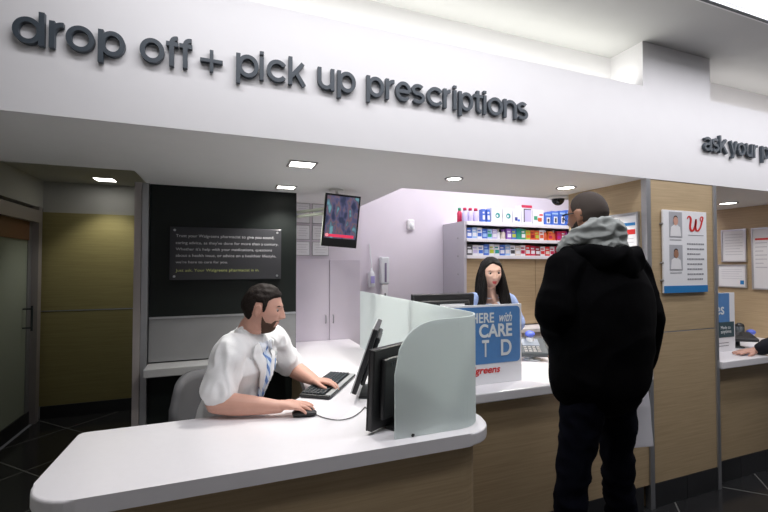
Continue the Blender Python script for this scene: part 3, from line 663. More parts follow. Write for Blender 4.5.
# poster on the column
def quad_y(u0, v0, u1, v1, y): 
    a_ = at(u0, (v0+v1)/2, 'y', y); b_ = at(u1, (v0+v1)/2, 'y', y); um = (u0+u1)/2
    return a_.x, b_.x, at(um, v1, 'y', y).z, at(um, v0, 'y', y).z
yp = YF-.014
xa, xb, z0, z1 = quad_y(663.5, 211, 707, 292.5, yp)
root = empty('pharmacist_poster', 'white poster with two staff portraits and red script letter on the column', 'poster', ((xa+xb)/2, yp, z0))
obj('board', B((xa, yp, z0), (xb, yp+.012, z1), .002), M['paper'], root, True)
obj('blue_footer', B((xa, yp-.0015, z0), (xb, yp, z0+(z1-z0)*.085)), M['blue2'], root, True)
w = xb-xa; h = z1-z0
for i, zc in enumerate((.70, .30)):
    ph = obj('portrait_photo', B((xa+w*.13, yp-.0015, z0+h*(zc-.03)), (xa+w*.42, yp, z0+h*(zc+.28))), mat('photo_ground', (.42,.42,.45), .5), root, True)
    cx = xa+w*.27; cz = z0+h*(zc+.17)
    ro = Matrix.Rotation(PI/2, 4, 'X')
    obj('portrait_coat', prism(NB(), [(-w*.12, -h*.13), (w*.12, -h*.13), (w*.10, -h*.02), (w*.03, h*.01), (-w*.03, h*.01), (-w*.10, -h*.02)], 0, .0012, mx=Matrix.Translation((cx, yp-.0015, cz-h*.055)) @ ro), M['white'], ph, True)
    obj('portrait_face', lathe(NB(), [(.022, 0), (.022, .0015)], 16, mx=Matrix.Translation((cx, yp-.0027, cz)) @ ro @ Matrix.Diagonal((1, 1.3, 1, 1))), M['skin2'] if i else M['skin'], ph, True)
    obj('portrait_hair', lathe(NB(), [(.020, 0), (.020, .0010)], 16, mx=Matrix.Translation((cx, yp-.0022, cz+.016)) @ ro), M['hair'], ph, True)
    obj('caption_line', B((xa+w*.14, yp-.001, z0+h*(zc-.065)), (xa+w*.40, yp, z0+h*(zc-.055))), M['ink'], root, True)
# red script W emblem
def ribbon(pts, wd):
    bm = NB(); P = catmull([list(p) for p in pts], 6); L = []
    for i, p in enumerate(P):
        a_, b_ = P[max(i-1, 0)], P[min(i+1, len(P)-1)]; t = V((b_[0]-a_[0], b_[1]-a_[1])).normalized(); n = V((-t.y, t.x))*wd*p[2]
        L.append((bm.verts.new((p[0]+n.x, p[1]+n.y, 0)), bm.verts.new((p[0]-n.x, p[1]-n.y, 0))))
    for a_, b_ in zip(L, L[1:]): bm.faces.new((a_[0], b_[0], b_[1], a_[1]))
    return bm
wp = [(.0,.80,.5),(.06,.95,.7),(.16,.95,1),(.22,.75,1.1),(.17,.35,1.1),(.20,.08,1.2),(.34,.05,1.1),(.46,.35,.9),(.53,.80,.8),(.54,.60,1),(.50,.30,1.1),(.54,.08,1.1),(.66,.05,1),(.80,.28,.9),(.90,.65,.9),(.97,.95,.7),(.86,.98,.6),(.80,.80,.6),(.88,.66,.5)]
bm = ribbon(wp, .055); bmesh.ops.transform(bm, verts=bm.verts, matrix=face_frame((xa+w*.54, yp-.002, z0+h*.755), (1,0,0), (0,0,1)) @ Matrix.Diagonal((w*.38, h*.185, 1, 1)))
obj('script_emblem', bm, M['red'], root, True)
obj('caption_line', B((xa+w*.56, yp-.001, z0+h*.70), (xa+w*.92, yp, z0+h*.708)), M['ink'], root, True)
for i, s in enumerate((.40,.36,.30,.36,.34,.34,.36,.34)):
    bm = NB(); x = xa+w*.53
    while x < xa+w*(.53+s): l = random.uniform(.008, .022); box(bm, (x, yp-.001, z0+h*(.585-.062*i)), (min(x+l, xa+w*.94), yp, z0+h*(.605-.062*i))); x += l+.005
    obj('text_line', bm, M['ink'], root, True)
for z in (.15, .36, .83): obj('fixing_bolt', lathe(NB(), [(.007, 0), (.007, .02)], 10, mx=Matrix.Translation((xa-.004, yp+.02, z0+h*z)) @ Matrix.Rotation(PI/2, 4, 'X')), M['greym'], root, True)
# framed notices on the right wall (plane x = XR) and on the wing wall (plane x = CX0)
def wall_frame(x, u0, u1, vt, vb, label, content, grp=None, name='framed_notice'):
    um = (u0+u1)/2; y0 = at(u0, vt, 'x', x).y; y1 = at(u1, vt, 'x', x).y
    z1 = at(um, vt, 'x', x).z; z0 = at(um, vb, 'x', x).z; ya, yb_ = min(y0, y1), max(y0, y1)
    root = empty(name, label, 'picture frame', (x, (ya+yb_)/2, z0), 0, grp); f = .012
    bm = NB()
    for a_, b_ in (((x-.02, ya, z0), (x, yb_, z0+f)), ((x-.02, ya, z1-f), (x, yb_, z1)), ((x-.02, ya, z0+f), (x, ya+f, z1-f)), ((x-.02, yb_-f, z0+f), (x, yb_, z1-f))): box(bm, a_, b_)
    obj('frame', bm, M['alu'], root, True)
    obj('sheet', B((x-.012, ya+f, z0+f), (x-.001, yb_-f, z1-f)), M['paper'], root, True)
    Hh = z1-z0; Wd = yb_-ya
    for nm, a0, a1, t0, t1, mm in content:   # a measured from the left as seen (large y) to the right
        obj(nm, B((x-.0135, yb_-Wd*a1, z0+Hh*t0), (x-.012, yb_-Wd*a0, z0+Hh*t1)), mm, root, True)
    return root
tl = lambda n, t0, t1, a0=.15, a1=.85: [('text_line', a0, a1-.1*(i % 3 == 2), t1-(t1-t0)*i/n-.012, t1-(t1-t0)*i/n, mat('pale_print', (.50,.50,.55), .7)) for i in range(n)]
wall_frame(XR, 722, 747, 229.5, 262, 'upper left framed notice with small grey text right of the column', tl(8, .15, .85))
wall_frame(XR, 718, 747.5, 264.5, 287.5, 'lower left landscape framed certificate right of the column', tl(5, .3, .8)+[('seal', .78, .9, .15, .32, M['blue2'])])
wall_frame(XR, 752, 790, 227, 290, 'tall framed notice with portrait photo at the right edge of the picture', [('photo_patch', .48, .95, .05, .55, mat('beige_photo', (.45,.28,.22), .6)), ('heading', .1, .6, .80, .83, M['red'])]+tl(7, .3, .76, .1, .42))
wall_frame(CX0, 606, 640, 214, 262, 'aluminium framed notice with blue and red bars behind the customer', [('blue_bar', .1, .9, .74, .80, M['blue2']), ('red_bar', .1, .9, .56, .66, M['red'])]+tl(5, .1, .48))
# small standing sign on the right counter
yy = 2.10
xa, xb, z0, z1 = quad_y(700, 293, 735, 362, yy); z0 = ZC+.001
root = empty('counter_card_sign', 'narrow blue and white upright card on the counter right of the column', 'sign', ((xa+xb)/2, yy, ZC))
obj('card', B((xa, yy, z0), (xb, yy+.006, z1), .001), M['paper'], root, True)
w = xb-xa; h = z1-z0
obj('blue_field', B((xa+w*.02, yy-.0015, z0+h*.40), (xa+w*.84, yy, z1-.004)), M['blue'], root, True)
obj('dark_patch', B((xa+w*.50, yy-.003, z0+h*.24), (xa+w*.96, yy-.0015, z0+h*.50)), M['tealdark'], root, True)
text('lettering', 'es', M['cream'], root, face_frame((xa+w*.44, yy-.0025, z0+h*.63), (1,0,0), (0,0,1)), w=w*.24, off=.01)
text('lettering', 'Made to', M['cream'], root, face_frame((xa+w*.57, yy-.004, z0+h*.38), (1,0,0), (0,0,1)), w=w*.28)
text('lettering', 'anytime', M['cream'], root, face_frame((xa+w*.57, yy-.004, z0+h*.29), (1,0,0), (0,0,1)), w=w*.30)
for i in range(2): obj('text_line', B((xa+w*.1, yy-.001, z0+h*(.14-.05*i)), (xa+w*.8, yy, z0+h*(.152-.05*i))), M['ink'], root, True)

# ---------------------------------------------------------------- computers
def monitor(label, base, n_yaw, tilt, w, h, zc, sticker=False, strip=False, name='computer_monitor', stand=True):
    """base on the counter; n_yaw: heading of the display side"""
    root = empty(name, label, 'monitor', base, n_yaw)
    T = Matrix.Translation((0, .03, zc)) @ Matrix.Rotation(tilt, 4, 'X')      # display looks along +Y of the thing
    bm = NB(); box(bm, (-w/2, -.012, -h/2), (w/2, .012, h/2), .005, mx=T); box(bm, (-w*.40, -.035, -h*.38), (w*.40, -.011, h*.38), .010, mx=T)
    obj('housing', bm, M['black'], root)
    bm = NB(); e = .014
    for a_, b_ in (((-w/2, .012, -h/2), (w/2, .018, -h/2+e)), ((-w/2, .012, h/2-e), (w/2, .018, h/2)), ((-w/2, .012, -h/2+e), (-w/2+e, .018, h/2-e)), ((w/2-e, .012, -h/2+e), (w/2, .018, h/2-e))): box(bm, a_, b_, .001, mx=T)
    obj('bezel', bm, M['silver'] if not sticker and not strip else M['black'], root)
    obj('display', box(NB(), (-w/2+e, .010, -h/2+e), (w/2-e, .0135, h/2-e), mx=T), mat('lit_display', (.05,.06,.07), .15, emit=(.5,.6,.75), estr=.35), root)
    bm = NB()
    for i in range(14): box(bm, (-w*.30+i*w*.6/14, -.037, h*.28), (-w*.30+i*w*.6/14+w*.02, -.034, h*.33), mx=T)
    obj('vent_slots', bm, M['dgrey'], root)
    bm = NB(); tube(bm, [(0, -.045, .012), (0, -.05, zc*.5), (0, -.02, zc)], [.028, .025, .022], 12); obj('stand_neck', bm, M['black'], root, smooth=True)
    obj('stand_base', box(NB(), (-.11, -.11, 0), (.11, .07, .014), .005), M['black'], root)
    if sticker: obj('label_sticker', box(NB(), (w*.16, -.0375, -.02), (w*.34, -.0352, .06), mx=T), mat('silver_sticker', (.45,.47,.5), .4), root)
    if strip: obj('paper_strip', box(NB(), (-w*.1, -.0385, h*.26), (w*.30, -.0352, h*.31), mx=T), M['paper'], root)
    return root
p1 = at(362, 396, 'z', ZC)
def heading(x, y): return math.atan2(y, x)-PI/2
monitor("pharmacist's computer monitor seen edge on with silver front bezel", (.735, 2.085, ZC), heading(-.92, .40), R(19), .40, .33, .205)
monitor('black computer monitor seen from behind with silver sticker, beside the frosted glass', (.725, 1.635, ZC), heading(-.50, .87), R(3), .40, .325, .175, sticker=True)
p = at(446, 305, 'y', 2.25)
monitor('black monitor showing only its top behind the frosted glass', (p.x, 2.26, ZC), heading(.0, 1), R(4), .43, .31, .342, strip=True)
# keyboard
kc = V((.545, 2.275, ZC)); ka = math.atan2(.39, .26)
root = empty('keyboard', "black keyboard with silver edge under the pharmacist's hand", 'keyboard', kc, ka)
bm = NB(); box(bm, (-.225, -.08, .004), (.225, .085, .020), .006); obj('body', bm, M['black'], root)
obj('palm_strip', B((-.215, -.079, .019), (.215, -.052, .023), .002), M['silver'], root)
kb = None
for r_ in range(6):
    for c_ in range(17):
        if r_ == 0 and 4 <= c_ <= 9:
            if c_ != 4: continue
        x = -.212+c_*.025; y = -.042+r_*.0205
        if r_ == 0 and c_ == 4:
            obj('space_bar', B((x, y, .020), (x+.145, y+.017, .028), .002), M['dgrey'], root); continue
        if kb is None: kb = obj('key', B((0, 0, 0), (.021, .017, .008), .002), M['dgrey'], root); k_ = kb
        else: k_ = kb.copy(); C.objects.link(k_)
        k_.location = (x, y, .020)
for x in (-.2, .18): obj('foot', B((x, .06, 0), (x+.02, .08, .005)), M['black'], root)
# mouse, its cable, mouse pad
mp = V((.330, 1.874, ZC))
root = empty('computer_mouse', "black mouse under the pharmacist's right hand", 'mouse', mp, R(-12))
bm = loft(NB(), [(-.045,0,.013,.024,.011),(-.02,0,.017,.030,.016),(.02,0,.016,.029,.014),(.048,0,.011,.022,.009)], (0,1,0))
obj('shell', bm, M['black'], root, smooth=True)
obj('scroll_wheel', lathe(NB(), [(.008, -.003), (.008, .003)], 14, mx=Matrix.Translation((.03, 0, .026)) @ Matrix.Rotation(PI/2, 4, 'X')), M['dgrey'], root)
cb = [V((.372, 1.866, ZC+.006))] + [at(u, v, 'z', ZC+.004) for u, v in ((316, 414.5), (325, 418), (338, 420), (350, 418), (359, 413), (365, 407))]
cb = [V(q) for q in catmull([list(q) for q in cb], 6)] + [V((.62, 1.82, ZC+.004)), V((.72, 1.80, ZC+.004))]
tag(obj('mouse_cable', tube(NB(), cb, .0022, 6), M['black']), 'thin black mouse cable curving over the white desk', 'cable')
q = at(356, 397, 'z', ZC)
# cable bundle behind the monitor
bm = NB(); tube(bm, [(.72, 1.535, ZC+.006), (.71, 1.54, ZC+.05), (.72, 1.55, ZC+.10), (.745, 1.57, ZC+.14)], .005)
tag(obj('video_cable', bm, M['black']), 'short black cable behind the monitor at frosted glass', 'cable')
# payment terminal
p = at(529, 350, 'z', ZC+.07)
root = empty('payment_terminal', 'dark card payment terminal on a stand in front of the customer', 'card terminal', (p.x+.03, p.y, ZC), R(-25))
T = Matrix.Translation((0, 0, .085)) @ Matrix.Rotation(R(28), 4, 'X')
obj('body', box(NB(), (-.10, -.085, -.018), (.10, .10, .018), .008, mx=T), M['dgrey'], root)
obj('screen', box(NB(), (-.07, .0, .018), (.05, .075, .0195), mx=T), mat('grey_lcd', (.25,.28,.32), .2), root)
for i in range(3):
    for j in range(4): obj('key', box(NB(), (-.07+j*.03, -.07+i*.022, .018), (-.048+j*.03, -.055+i*.022, .022), .002, mx=T), M['ltrim'], root)
bm = NB(); lathe(bm, [(.06, 0), (.06, .008), (.02, .016), (.018, .075)], 20); obj('stand', bm, M['clear'], root, smooth=True)
p = at(530, 334, 'y', 2.46)
root = empty('blue_topped_dispenser', 'small jar with round blue lid behind the card terminal', 'jar', (p.x, 2.46, ZC))
hz = p.z-ZC
obj('jar', lathe(NB(), [(.025, 0), (.028, .01), (.028, hz-.03), (.02, hz-.02)], 18), M['clear'], root, smooth=True)
obj('lid', ell(NB(), (0, 0, hz), (.036, .036, .024)), M['cap'], root, smooth=True)
# right counter clutter
p = at(744, 341, 'z', ZC+.06)
root = empty('payment_terminal', 'black card terminal on the right counter beside the sleeve', 'card terminal', (p.x, p.y+.05, ZC), R(-30))
T = Matrix.Translation((0, 0, .085)) @ Matrix.Rotation(R(20), 4, 'X')
obj('body', box(NB(), (-.13, -.06, -.014), (.13, .07, .014), .008, mx=T), M['black'], root)
obj('screen', box(NB(), (-.09, .0, .014), (.04, .055, .0155), mx=T), M['bglass'], root)
obj('stand', lathe(NB(), [(.05, 0), (.05, .008), (.02, .016), (.018, .075)], 20), M['dgrey'], root, smooth=True)
p = at(739.5, 325, 'y', 2.35)
root = empty('black_jar', 'small black domed jar behind the right card terminal', 'jar', (p.x, 2.35, ZC)); hz = p.z-ZC
obj('jar', lathe(NB(), [(.03, 0), (.035, .01), (.035, hz-.01)], 18), M['dgrey'], root, smooth=True)
obj('lid', ell(NB(), (0, 0, hz-.01), (.035, .035, .03)), M['black'], root, smooth=True)
p = at(751, 332, 'y', 2.30)
root = empty('blue_topped_dispenser', 'jar with round blue lid on the right counter', 'jar', (p.x, 2.30, ZC)); hz = p.z-ZC
obj('jar', lathe(NB(), [(.02, 0), (.024, .01), (.024, hz-.02)], 18), M['clear'], root, smooth=True)
obj('lid', ell(NB(), (0, 0, hz), (.034, .034, .024)), M['cap'], root, smooth=True)
p = at(741, 347, 'z', ZC)
root = empty('sanitizer_bottle', 'small clear bottle between upright card and hand on right counter', 'bottle', at(741, 352, 'z', ZC)+V((0,.10,0)))
obj('bottle', lathe(NB(), [(.022, 0), (.024, .005), (.024, .05), (.010, .06)], 16), M['clear'], root, smooth=True)
obj('cap', lathe(NB(), [(.010, .06), (.010, .08)], 12), M['white'], root, smooth=True)
# ---------------------------------------------------------------- people
def G(x, s): return math.exp(-(x/s)**2)
def head_point(n, fem=False):
    """direction on the unit sphere -> point of the head; +Y face, +Z crown, metres"""
    x, y, z = n
    rx, ry, rz = (.076, .097, .118) if not fem else (.072, .092, .112)
    X_, Y_, Z_ = x*rx, y*ry, z*rz
    if z < 0:
        t = -z
        X_ *= 1-(.26 if not fem else .34)*t**1.3
        if y < 0: Y_ *= 1-.42*min(1, t*1.3)
        else: Y_ *= 1+.10*t
    if y > 0:   # flatten the face plane
        Y_ = ry*(y**.80)*(1-.06*abs(x)) if z > -.75 else Y_
        if z < -.2: Y_ *= 1-.05*(-z)
    else: Z_ += .004*(1-abs(z))
    if y > .1:
        f = min(1, (y-.1)/.35)
        Y_ += f*(.0055*G(Z_-.030, .010)*G(X_, .045))                                     # brow
        for s in (-1, 1): Y_ -= f*.011*G(X_-s*.031, .015)*G(Z_-.008, .012)                # sockets
        k = 0
        if Z_ < .022: k = min(1, max(0, (.022-Z_)/.052))
        if Z_ < -.030: k = max(0, 1-(-.030-Z_)/.011)
        Y_ += f*(.004+.023*k)*G(X_, .0105+.002*k)*(1 if Z_ < .03 else 0)*(1 if k > 0 else 0)
        Y_ += f*.010*(G(X_-.012, .007)+G(X_+.012, .007))*G(Z_+.031, .008)                 # nostril wings
        Y_ += f*.0062*G(X_, .021)*(G(Z_+.0555, .0052)+1.1*G(Z_+.0685, .0058))             # lips
        Y_ -= f*.0035*G(X_, .022)*G(Z_+.062, .0025)
        Y_ += f*.009*G(X_, .020)*G(Z_+.098, .016)                                         # chin
        Y_ += f*.004*(G(X_-.043, .018)+G(X_+.043, .018))*G(Z_+.014, .018)                 # cheeks
    return V((X_, Y_, Z_))
def ico(sub):
    bm = NB(); bmesh.ops.create_icosphere(bm, subdivisions=sub, radius=1); return bm
def head_mx(c, f, u=(0,0,1), roll=0):
    f = V(f).normalized(); u = V(u); r = f.cross(u).normalized(); u = r.cross(f).normalized()
    m = Matrix((r, f, u)).transposed().to_4x4(); m = m @ Matrix.Rotation(roll, 4, 'Y'); m.translation = V(c); return m
def add_head(bm, mx, fem=False):
    b = ico(6); 
    for v in b.verts: v.co = head_point(v.co.normalized(), fem)
    # ears
    for s in (-1, 1):
        rot = Matrix.Rotation(R(s*-18), 4, 'Z') @ Matrix.Rotation(R(-12), 4, 'X')
        e = bmesh.ops.create_uvsphere(b, u_segments=16, v_segments=10, radius=1)['verts']
        for v in e:
            c = v.co.copy(); dent = .55*G(c.y-.15, .45)*G(c.z-.1, .5) if s*c.x > 0 else 0
            p_ = V((c.x*.0095-s*dent*.009, c.y*(.019 if c.z > 0 else .014), c.z*.032)); v.co = rot @ p_ + V((s*(.083 if not fem else .074), -.006, -.004))
    b.transform(mx); me = bpy.data.meshes.new('h'); b.to_mesh(me); b.free(); bm.from_mesh(me); bpy.data.meshes.remove(me)
def shell(name, mx, val, thick, m, parent, fem=False, nz=.0, sub=6):
    """hair or beard: the part of the head surface where val>0, raised off the skin"""
    b = ico(sub); N = {}
    for v in b.verts: v.co = head_point(v.co.normalized(), fem)
    b.normal_update(); kill = []
    off = {}
    for v in b.verts:
        q = val(v.co); off[v] = q
        if q < -.25: kill.append(v)
    for v in b.verts:
        q = off[v]; t = max(0, min(1, q)); t = t*t*(3-2*t)
        N[v] = v.co+v.normal*(-.0015*(1-t)+(thick(v.co) if callable(thick) else thick)*t*(1+nz*noise.noise(v.co*45))+ (-.004 if q <= 0 else 0))
    for v in b.verts: v.co = N[v]
    bmesh.ops.delete(b, geom=kill, context='VERTS'); b.transform(mx)
    return obj(name, b, m, parent, True, True)
def interp(t, xs, ys_):
    if t <= xs[0]: return ys_[0]
    for a_, b_, c_, d_ in zip(xs, xs[1:], ys_, ys_[1:]):
        if t <= b_: return c_+(d_-c_)*(t-a_)/(b_-a_)
    return ys_[-1]
def face_parts(mx, parent, fem=False, brow_m=None, look=(0,1,0)):
    for s in (-1, 1):
        c = V((s*.031, .0712 if not fem else .0675, .007))
        e = obj('eyeball', ell(NB(), (0,0,0), (.0125,.0125,.0115)), M['eye'], None); e.data.transform(mx @ Matrix.Translation(c)); e.data.transform(MAT[parent].inverted()); e.parent = parent; MAT[e] = MAT[parent]
        d = V(look).normalized()
        i_ = obj('iris', ell(NB(), (0,0,0), (.0066,.0035,.0066)), M['iris'], None); i_.data.transform(mx @ Matrix.Translation(c+d*.0108)); i_.data.transform(MAT[parent].inverted()); i_.parent = e
        for nm, zz, tk, mm in (('upper_eyelid', .0085, .0035, None), ('eyebrow', .0245, .0032, brow_m)):
            pts = []
            for k in range(7):
                t = k/6; x = s*(.014+.034*t); z_ = zz+(.004*math.sin(PI*min(1, t*1.1)) if nm == 'upper_eyelid' else .003*math.sin(PI*t))
                y_ = (.0865 if nm == 'upper_eyelid' else .0925)-(abs(x)-.014)*.42-(.004 if fem else 0)
                pts.append(mx @ V((x, y_, z_)))
            if nm == 'upper_eyelid' and not fem: continue
            tk_ = [tk*.5, tk, tk, tk, tk*.9, tk*.7, tk*.4]
            obj(nm, tube(NB(), pts, [t_*(.45 if fem else 1) for t_ in tk_], 6), M['hair'] if nm == 'upper_eyelid' else (brow_m or M['hairb']), parent, True, True)
def add_hand(bm, wrist, d, back, thumb, curl=.35, spread=.06, s=1.0, lift=0):
    """d: towards the fingers, back: out of the back of the hand, thumb: towards the thumb"""
    w = V(wrist); d = V(d).normalized(); bk = V(back); bk = (bk-bk.dot(d)*d).normalized(); t = V(thumb); t = (t-t.dot(d)*d-t.dot(bk)*bk).normalized()
    P = lambda a, b, c: w+d*a*s+t*b*s+bk*c*s
    rows = [(*P(-.02,0,0), .030*s, .023*s), (*P(.02,.002,.001), .034*s, .019*s), (*P(.055,.0,.002), .041*s, .0165*s), (*P(.082,-.002,.0), .041*s, .013*s)]
    loft(bm, rows, t, 3, 18)
    for k, (b, L, r) in enumerate(((.030, .074, .0098), (.0105, .082, .0102), (-.0095, .076, .0098), (-.029, .060, .0086))):
        p = P(.070 if k != 3 else .064, b, 0); dd = (d+t*(spread*(1.5-k))).normalized(); ang = curl*(.55+.1*k)
        pts = [(p, r*1.05)]
        for j, f in enumerate((.46, .30, .24)):
            ax = dd.cross(bk).normalized()
            v = Matrix.Rotation(-ang*(j+.6), 3, ax) @ dd if True else dd
            p = p+v*L*s*f; pts.append((p, r*(1-.09*(j+1))))
        loft(bm, [(*q, rr*s, rr*s) for q, rr in pts], t, 3, 12)
    p = P(.012, .024, -.002); q1 = P(.042, .050, -.006); q2 = P(.068, .058, -.012-curl*.01); q3 = P(.090, .056, -.017-curl*.02)
    loft(bm, [(*p, .016*s, .013*s), (*q1, .0125*s, .012*s), (*q2, .0108*s, .0105*s), (*q3, .009*s, .0085*s)], bk, 3, 12)
def limb(bm, pts, side=(0,0,1)): return loft(bm, pts, side, 4, 20)
def fold(amp, sc, seed, stretch=(1,1,1)):
    def f(co, n):
        q = V((co.x*stretch[0]*sc, co.y*stretch[1]*sc, co.z*stretch[2]*sc))+V((seed, 0, 0))
        w = noise.noise(q+V((noise.noise(q*.5), noise.noise(q*.5+V((5,5,5))), 0))*1.3)
        return amp*(1-2*abs(w)*1.6)+amp*.3*noise.noise(q*2.7)
    return f
def patch(name, bvh, fr, Lp, Rp, m, parent, na=5, off=.004, th=.003):
    """a cloth piece laid on a body: Lp/Rp edge points (across, up) in the frame fr (X across, Z up, -Y is into the body)"""
    bm = NB(); rows = []
    for (ax_, az), (bx_, bz) in zip(Lp, Rp):
        row = []
        for k in range(na+1):
            t = k/na; p = fr @ V((ax_+(bx_-ax_)*t, .5, az+(bz-az)*t)); d = -(fr.to_3x3() @ V((0,1,0)))
            h = bvh.ray_cast(p, d); q = h[0] if h[0] else fr @ V((ax_+(bx_-ax_)*t, .10, az+(bz-az)*t))
            row.append(bm.verts.new(q-d*off))
        rows.append(row)
    for a_, b_ in zip(rows, rows[1:]):
        for k in range(na): bm.faces.new((a_[k], a_[k+1], b_[k+1], b_[k]))
    bmesh.ops.recalc_face_normals(bm, faces=bm.faces); bmesh.ops.solidify(bm, geom=bm.faces[:], thickness=th)
    return obj(name, bm, m, parent, True, True)
def lerp_rows(pts, n):
    return [tuple(p) for p in catmull([list(p) for p in pts], n)]
def bvh_of(o):
    me = o.data; P = MAT.get(o, Matrix())
    return bvhtree.BVHTree.FromPolygons([P @ v.co for v in me.vertices], [tuple(p.vertices) for p in me.polygons])

# ================================================= the seated pharmacist
ph = empty('person', 'bearded man in white short sleeved coat and striped tie seated at the computer', 'person', (.0, 2.27, 0))
HC = V((.165, 2.135, 1.335)); hf = V((.97, -.24, -.13)); HM = head_mx(HC, hf, (.10, .02, 1))
nb = V((.112, 2.180, 1.222))
sR, sL = V((.022, 2.060, 1.150)), V((.225, 2.325, 1.160))
eR, eL = V((-.045, 2.000, .940)), V((.350, 2.440, .965))
wR, wL = V((.228, 1.905, .922)), V((.455, 2.255, .925))
sd = (sL-sR).normalized(); tf = V((sd.y, -sd.x, 0)).normalized()      # torso forward
print('tf', tf)
hip = V((-.005, 2.29, .66))
b = NB()
add_head(b, HM)
loft(b, [(*(nb+V((-.01,0,-.03))), .075, .065), (*(nb+V((.01,-.005,.03))), .060, .058), (*(HC+V((-.028,.006,-.075))), .055, .058), (*(HC+V((-.03,.01,-.02))), .050, .055)], sd)
loft(b, [(*hip, .14, .10), (*(hip+V((.0,0,.18))), .13, .09), (*(hip+(nb-hip)*.7), .15, .09), (*(nb-V((0,0,.06))), .12, .07)], sd)
for s_, e_, w_ in ((sR, eR, wR), (sL, eL, wL)):
    limb(b, [(*s_, .048, .048), (*(s_+(e_-s_)*.5), .046, .046), (*e_, .041, .041)])
    m1 = e_+(w_-e_)*.30; m2 = e_+(w_-e_)*.72
    limb(b, [(*e_, .043, .044), (*m1, .048, .050), (*m2, .037, .040), (*w_, .026, .033)], (0,0,1))
add_hand(b, wR+V((.0,0,.006)), V((.97, -.26, -.01)), (0,-.10,1), (-.1,1,0), .36, .05)
add_hand(b, wL, V((.80, -.60, .02)), (.05,.1,1), (-.6,-.8,0), .50, .06)
# legs
for sg, kx in ((1, 0), (-1, 0)):
    h_ = hip+sd*sg*.10; k_ = h_+tf*.42+sd*sg*.05+V((0,0,-.04)); a_ = k_+V((-.02,0,-.38)); 
    limb(b, [(*h_, .085, .085), (*k_, .06, .06), (*a_, .04, .04)], sd)
def reg(c):
    q = HM.inverted() @ c
    if abs(q.x) < .024 and q.y > .088 and -.0745 < q.z < -.051: return 1
    return 0
body = clay('body', b, [M['skin'], M['lips']], ph, .0036, 1, regions=reg)
face_parts(HM, ph, brow_m=M['hairb'], look=(.25, 1, -.25))
hl = lambda q: (q.z-interp(q.y, [-.10, -.05, -.034, -.022, .010, .014, .026, .036, .055, .075, .10], [-.075, -.062, -.040, .034, .034, -.012, -.010, .046, .060, .066, .070]))/.013
shell('hair', HM, hl, lambda q: .003+.008*max(0, min(1, (q.z+.01)/.09)), M['hairb'], ph, nz=.5)
def bl(q):
    lo = interp(q.y, [-.02, .006, .014, .035, .060, .075, .12], [-1, -1, -.020, -.052, -.056, -.041, -.041])
    v = (lo-q.z)/.010
    if abs(q.x) < .027 and q.y > .07 and -.0745 < q.z < -.051: v = -1
    if q.z < -.108: v = min(v, (q.z+.122)/.01)
    return min(v, (q.y-.006)/.008)
shell('beard', HM, bl, .0028, M['beard'], ph, nz=.5)
# white coat
b = NB()
loft(b, [(*(hip+V((-.01,0,-.10))), .185, .15), (*(hip+V((0,0,.05))), .180, .14), (*(hip+(nb-hip)*.42), .168, .122), (*(hip+(nb-hip)*.68+tf*.01), .190, .128), (*(hip+(nb-hip)*.86+tf*.008), .185, .108), (*(nb-V((0,0,.055))), .135, .085), (*(nb-V((.0,0,.012))), .078, .070)], sd, 5, 30, cap=True)
for s_, e_, f_ in ((sR, eR, .80), (sL, eL, .86)):
    q = s_+(e_-s_)*f_; inn = s_+(nb-s_)*.45+V((0,0,.0))
    limb(b, [(*(inn+V((0,0,-.02))), .070, .065), (*s_, .076, .074), (*(s_+(e_-s_)*.45), .074, .072), (*q, .076, .074)], tf)
coat = clay('lab_coat', b, M['scoat'], ph, .006, 6, fn=fold(.009, 10, 3, (1,1,.8)))
bv = bvh_of(coat)
cf = Matrix((sd, tf, V((0,0,1)))).transposed().to_4x4(); cc = hip+(nb-hip)*.7; cf.translation = V((cc.x, cc.y, 0))
# frame X runs to the man's left
zn = 1.175
b_ = lerp_rows([(.0, zn-.02), (-.004, 1.10), (-.006, 1.00)], 5)
V_L = lerp_rows([(-.052, zn), (-.040, 1.12), (-.018, 1.02), (-.004, .93)], 4); V_R = lerp_rows([(.052, zn), (.040, 1.12), (.018, 1.02), (.004, .93)], 4)
patch('shirt_front', bv, cf, V_L, V_R, M['shirt'], ph, off=.003)
patch('tie', bv, cf, lerp_rows([(-.013, 1.160), (-.017, 1.142), (-.012, 1.128), (-.020, 1.05), (-.026, .96), (-.027, .90)], 4), lerp_rows([(.013, 1.160), (.017, 1.142), (.012, 1.128), (.020, 1.05), (.024, .96), (.022, .90)], 4), M['tie'], ph, off=.010, th=.004)
for s_ in (-1, 1):
    a_ = lerp_rows([(s_*.050, zn+.005), (s_*.040, 1.12), (s_*.022, 1.03), (s_*.004, .935)], 4); c_ = lerp_rows([(s_*.078, zn-.005), (s_*.088, 1.12), (s_*.062, 1.03), (s_*.008, .925)], 4)
    patch('lapel', bv, cf, a_, c_, M['scoat'], ph, off=.011, th=.005)
    # collar wings
    patch('shirt_collar', bv, cf, [(s_*.012, 1.165), (s_*.020, 1.145)], [(s_*.050, 1.185), (s_*.040, 1.130)], M['shirt'], ph, off=.014, th=.003)
b = NB()
ax = (HC+V((-.03,.01,-.03))-nb).normalized()
for k in range(2): pass
col = NB(); ringp = []
for r_, z_ in ((.074, -.030), (.070, .0), (.066, .032), (.070, .034), (.078, .0), (.084, -.035)):
    row = []
    for k in range(28):
        a_ = 2*PI*k/28; fr_ = math.sin(a_)      # front dips
        row.append(col.verts.new(nb+V((.0,0,-.012))+sd*math.cos(a_)*r_+tf*math.sin(a_)*r_*.92+V((0,0,z_*(1-.8*max(0, fr_))-.035*max(0, fr_)))))
    ringp.append(row)
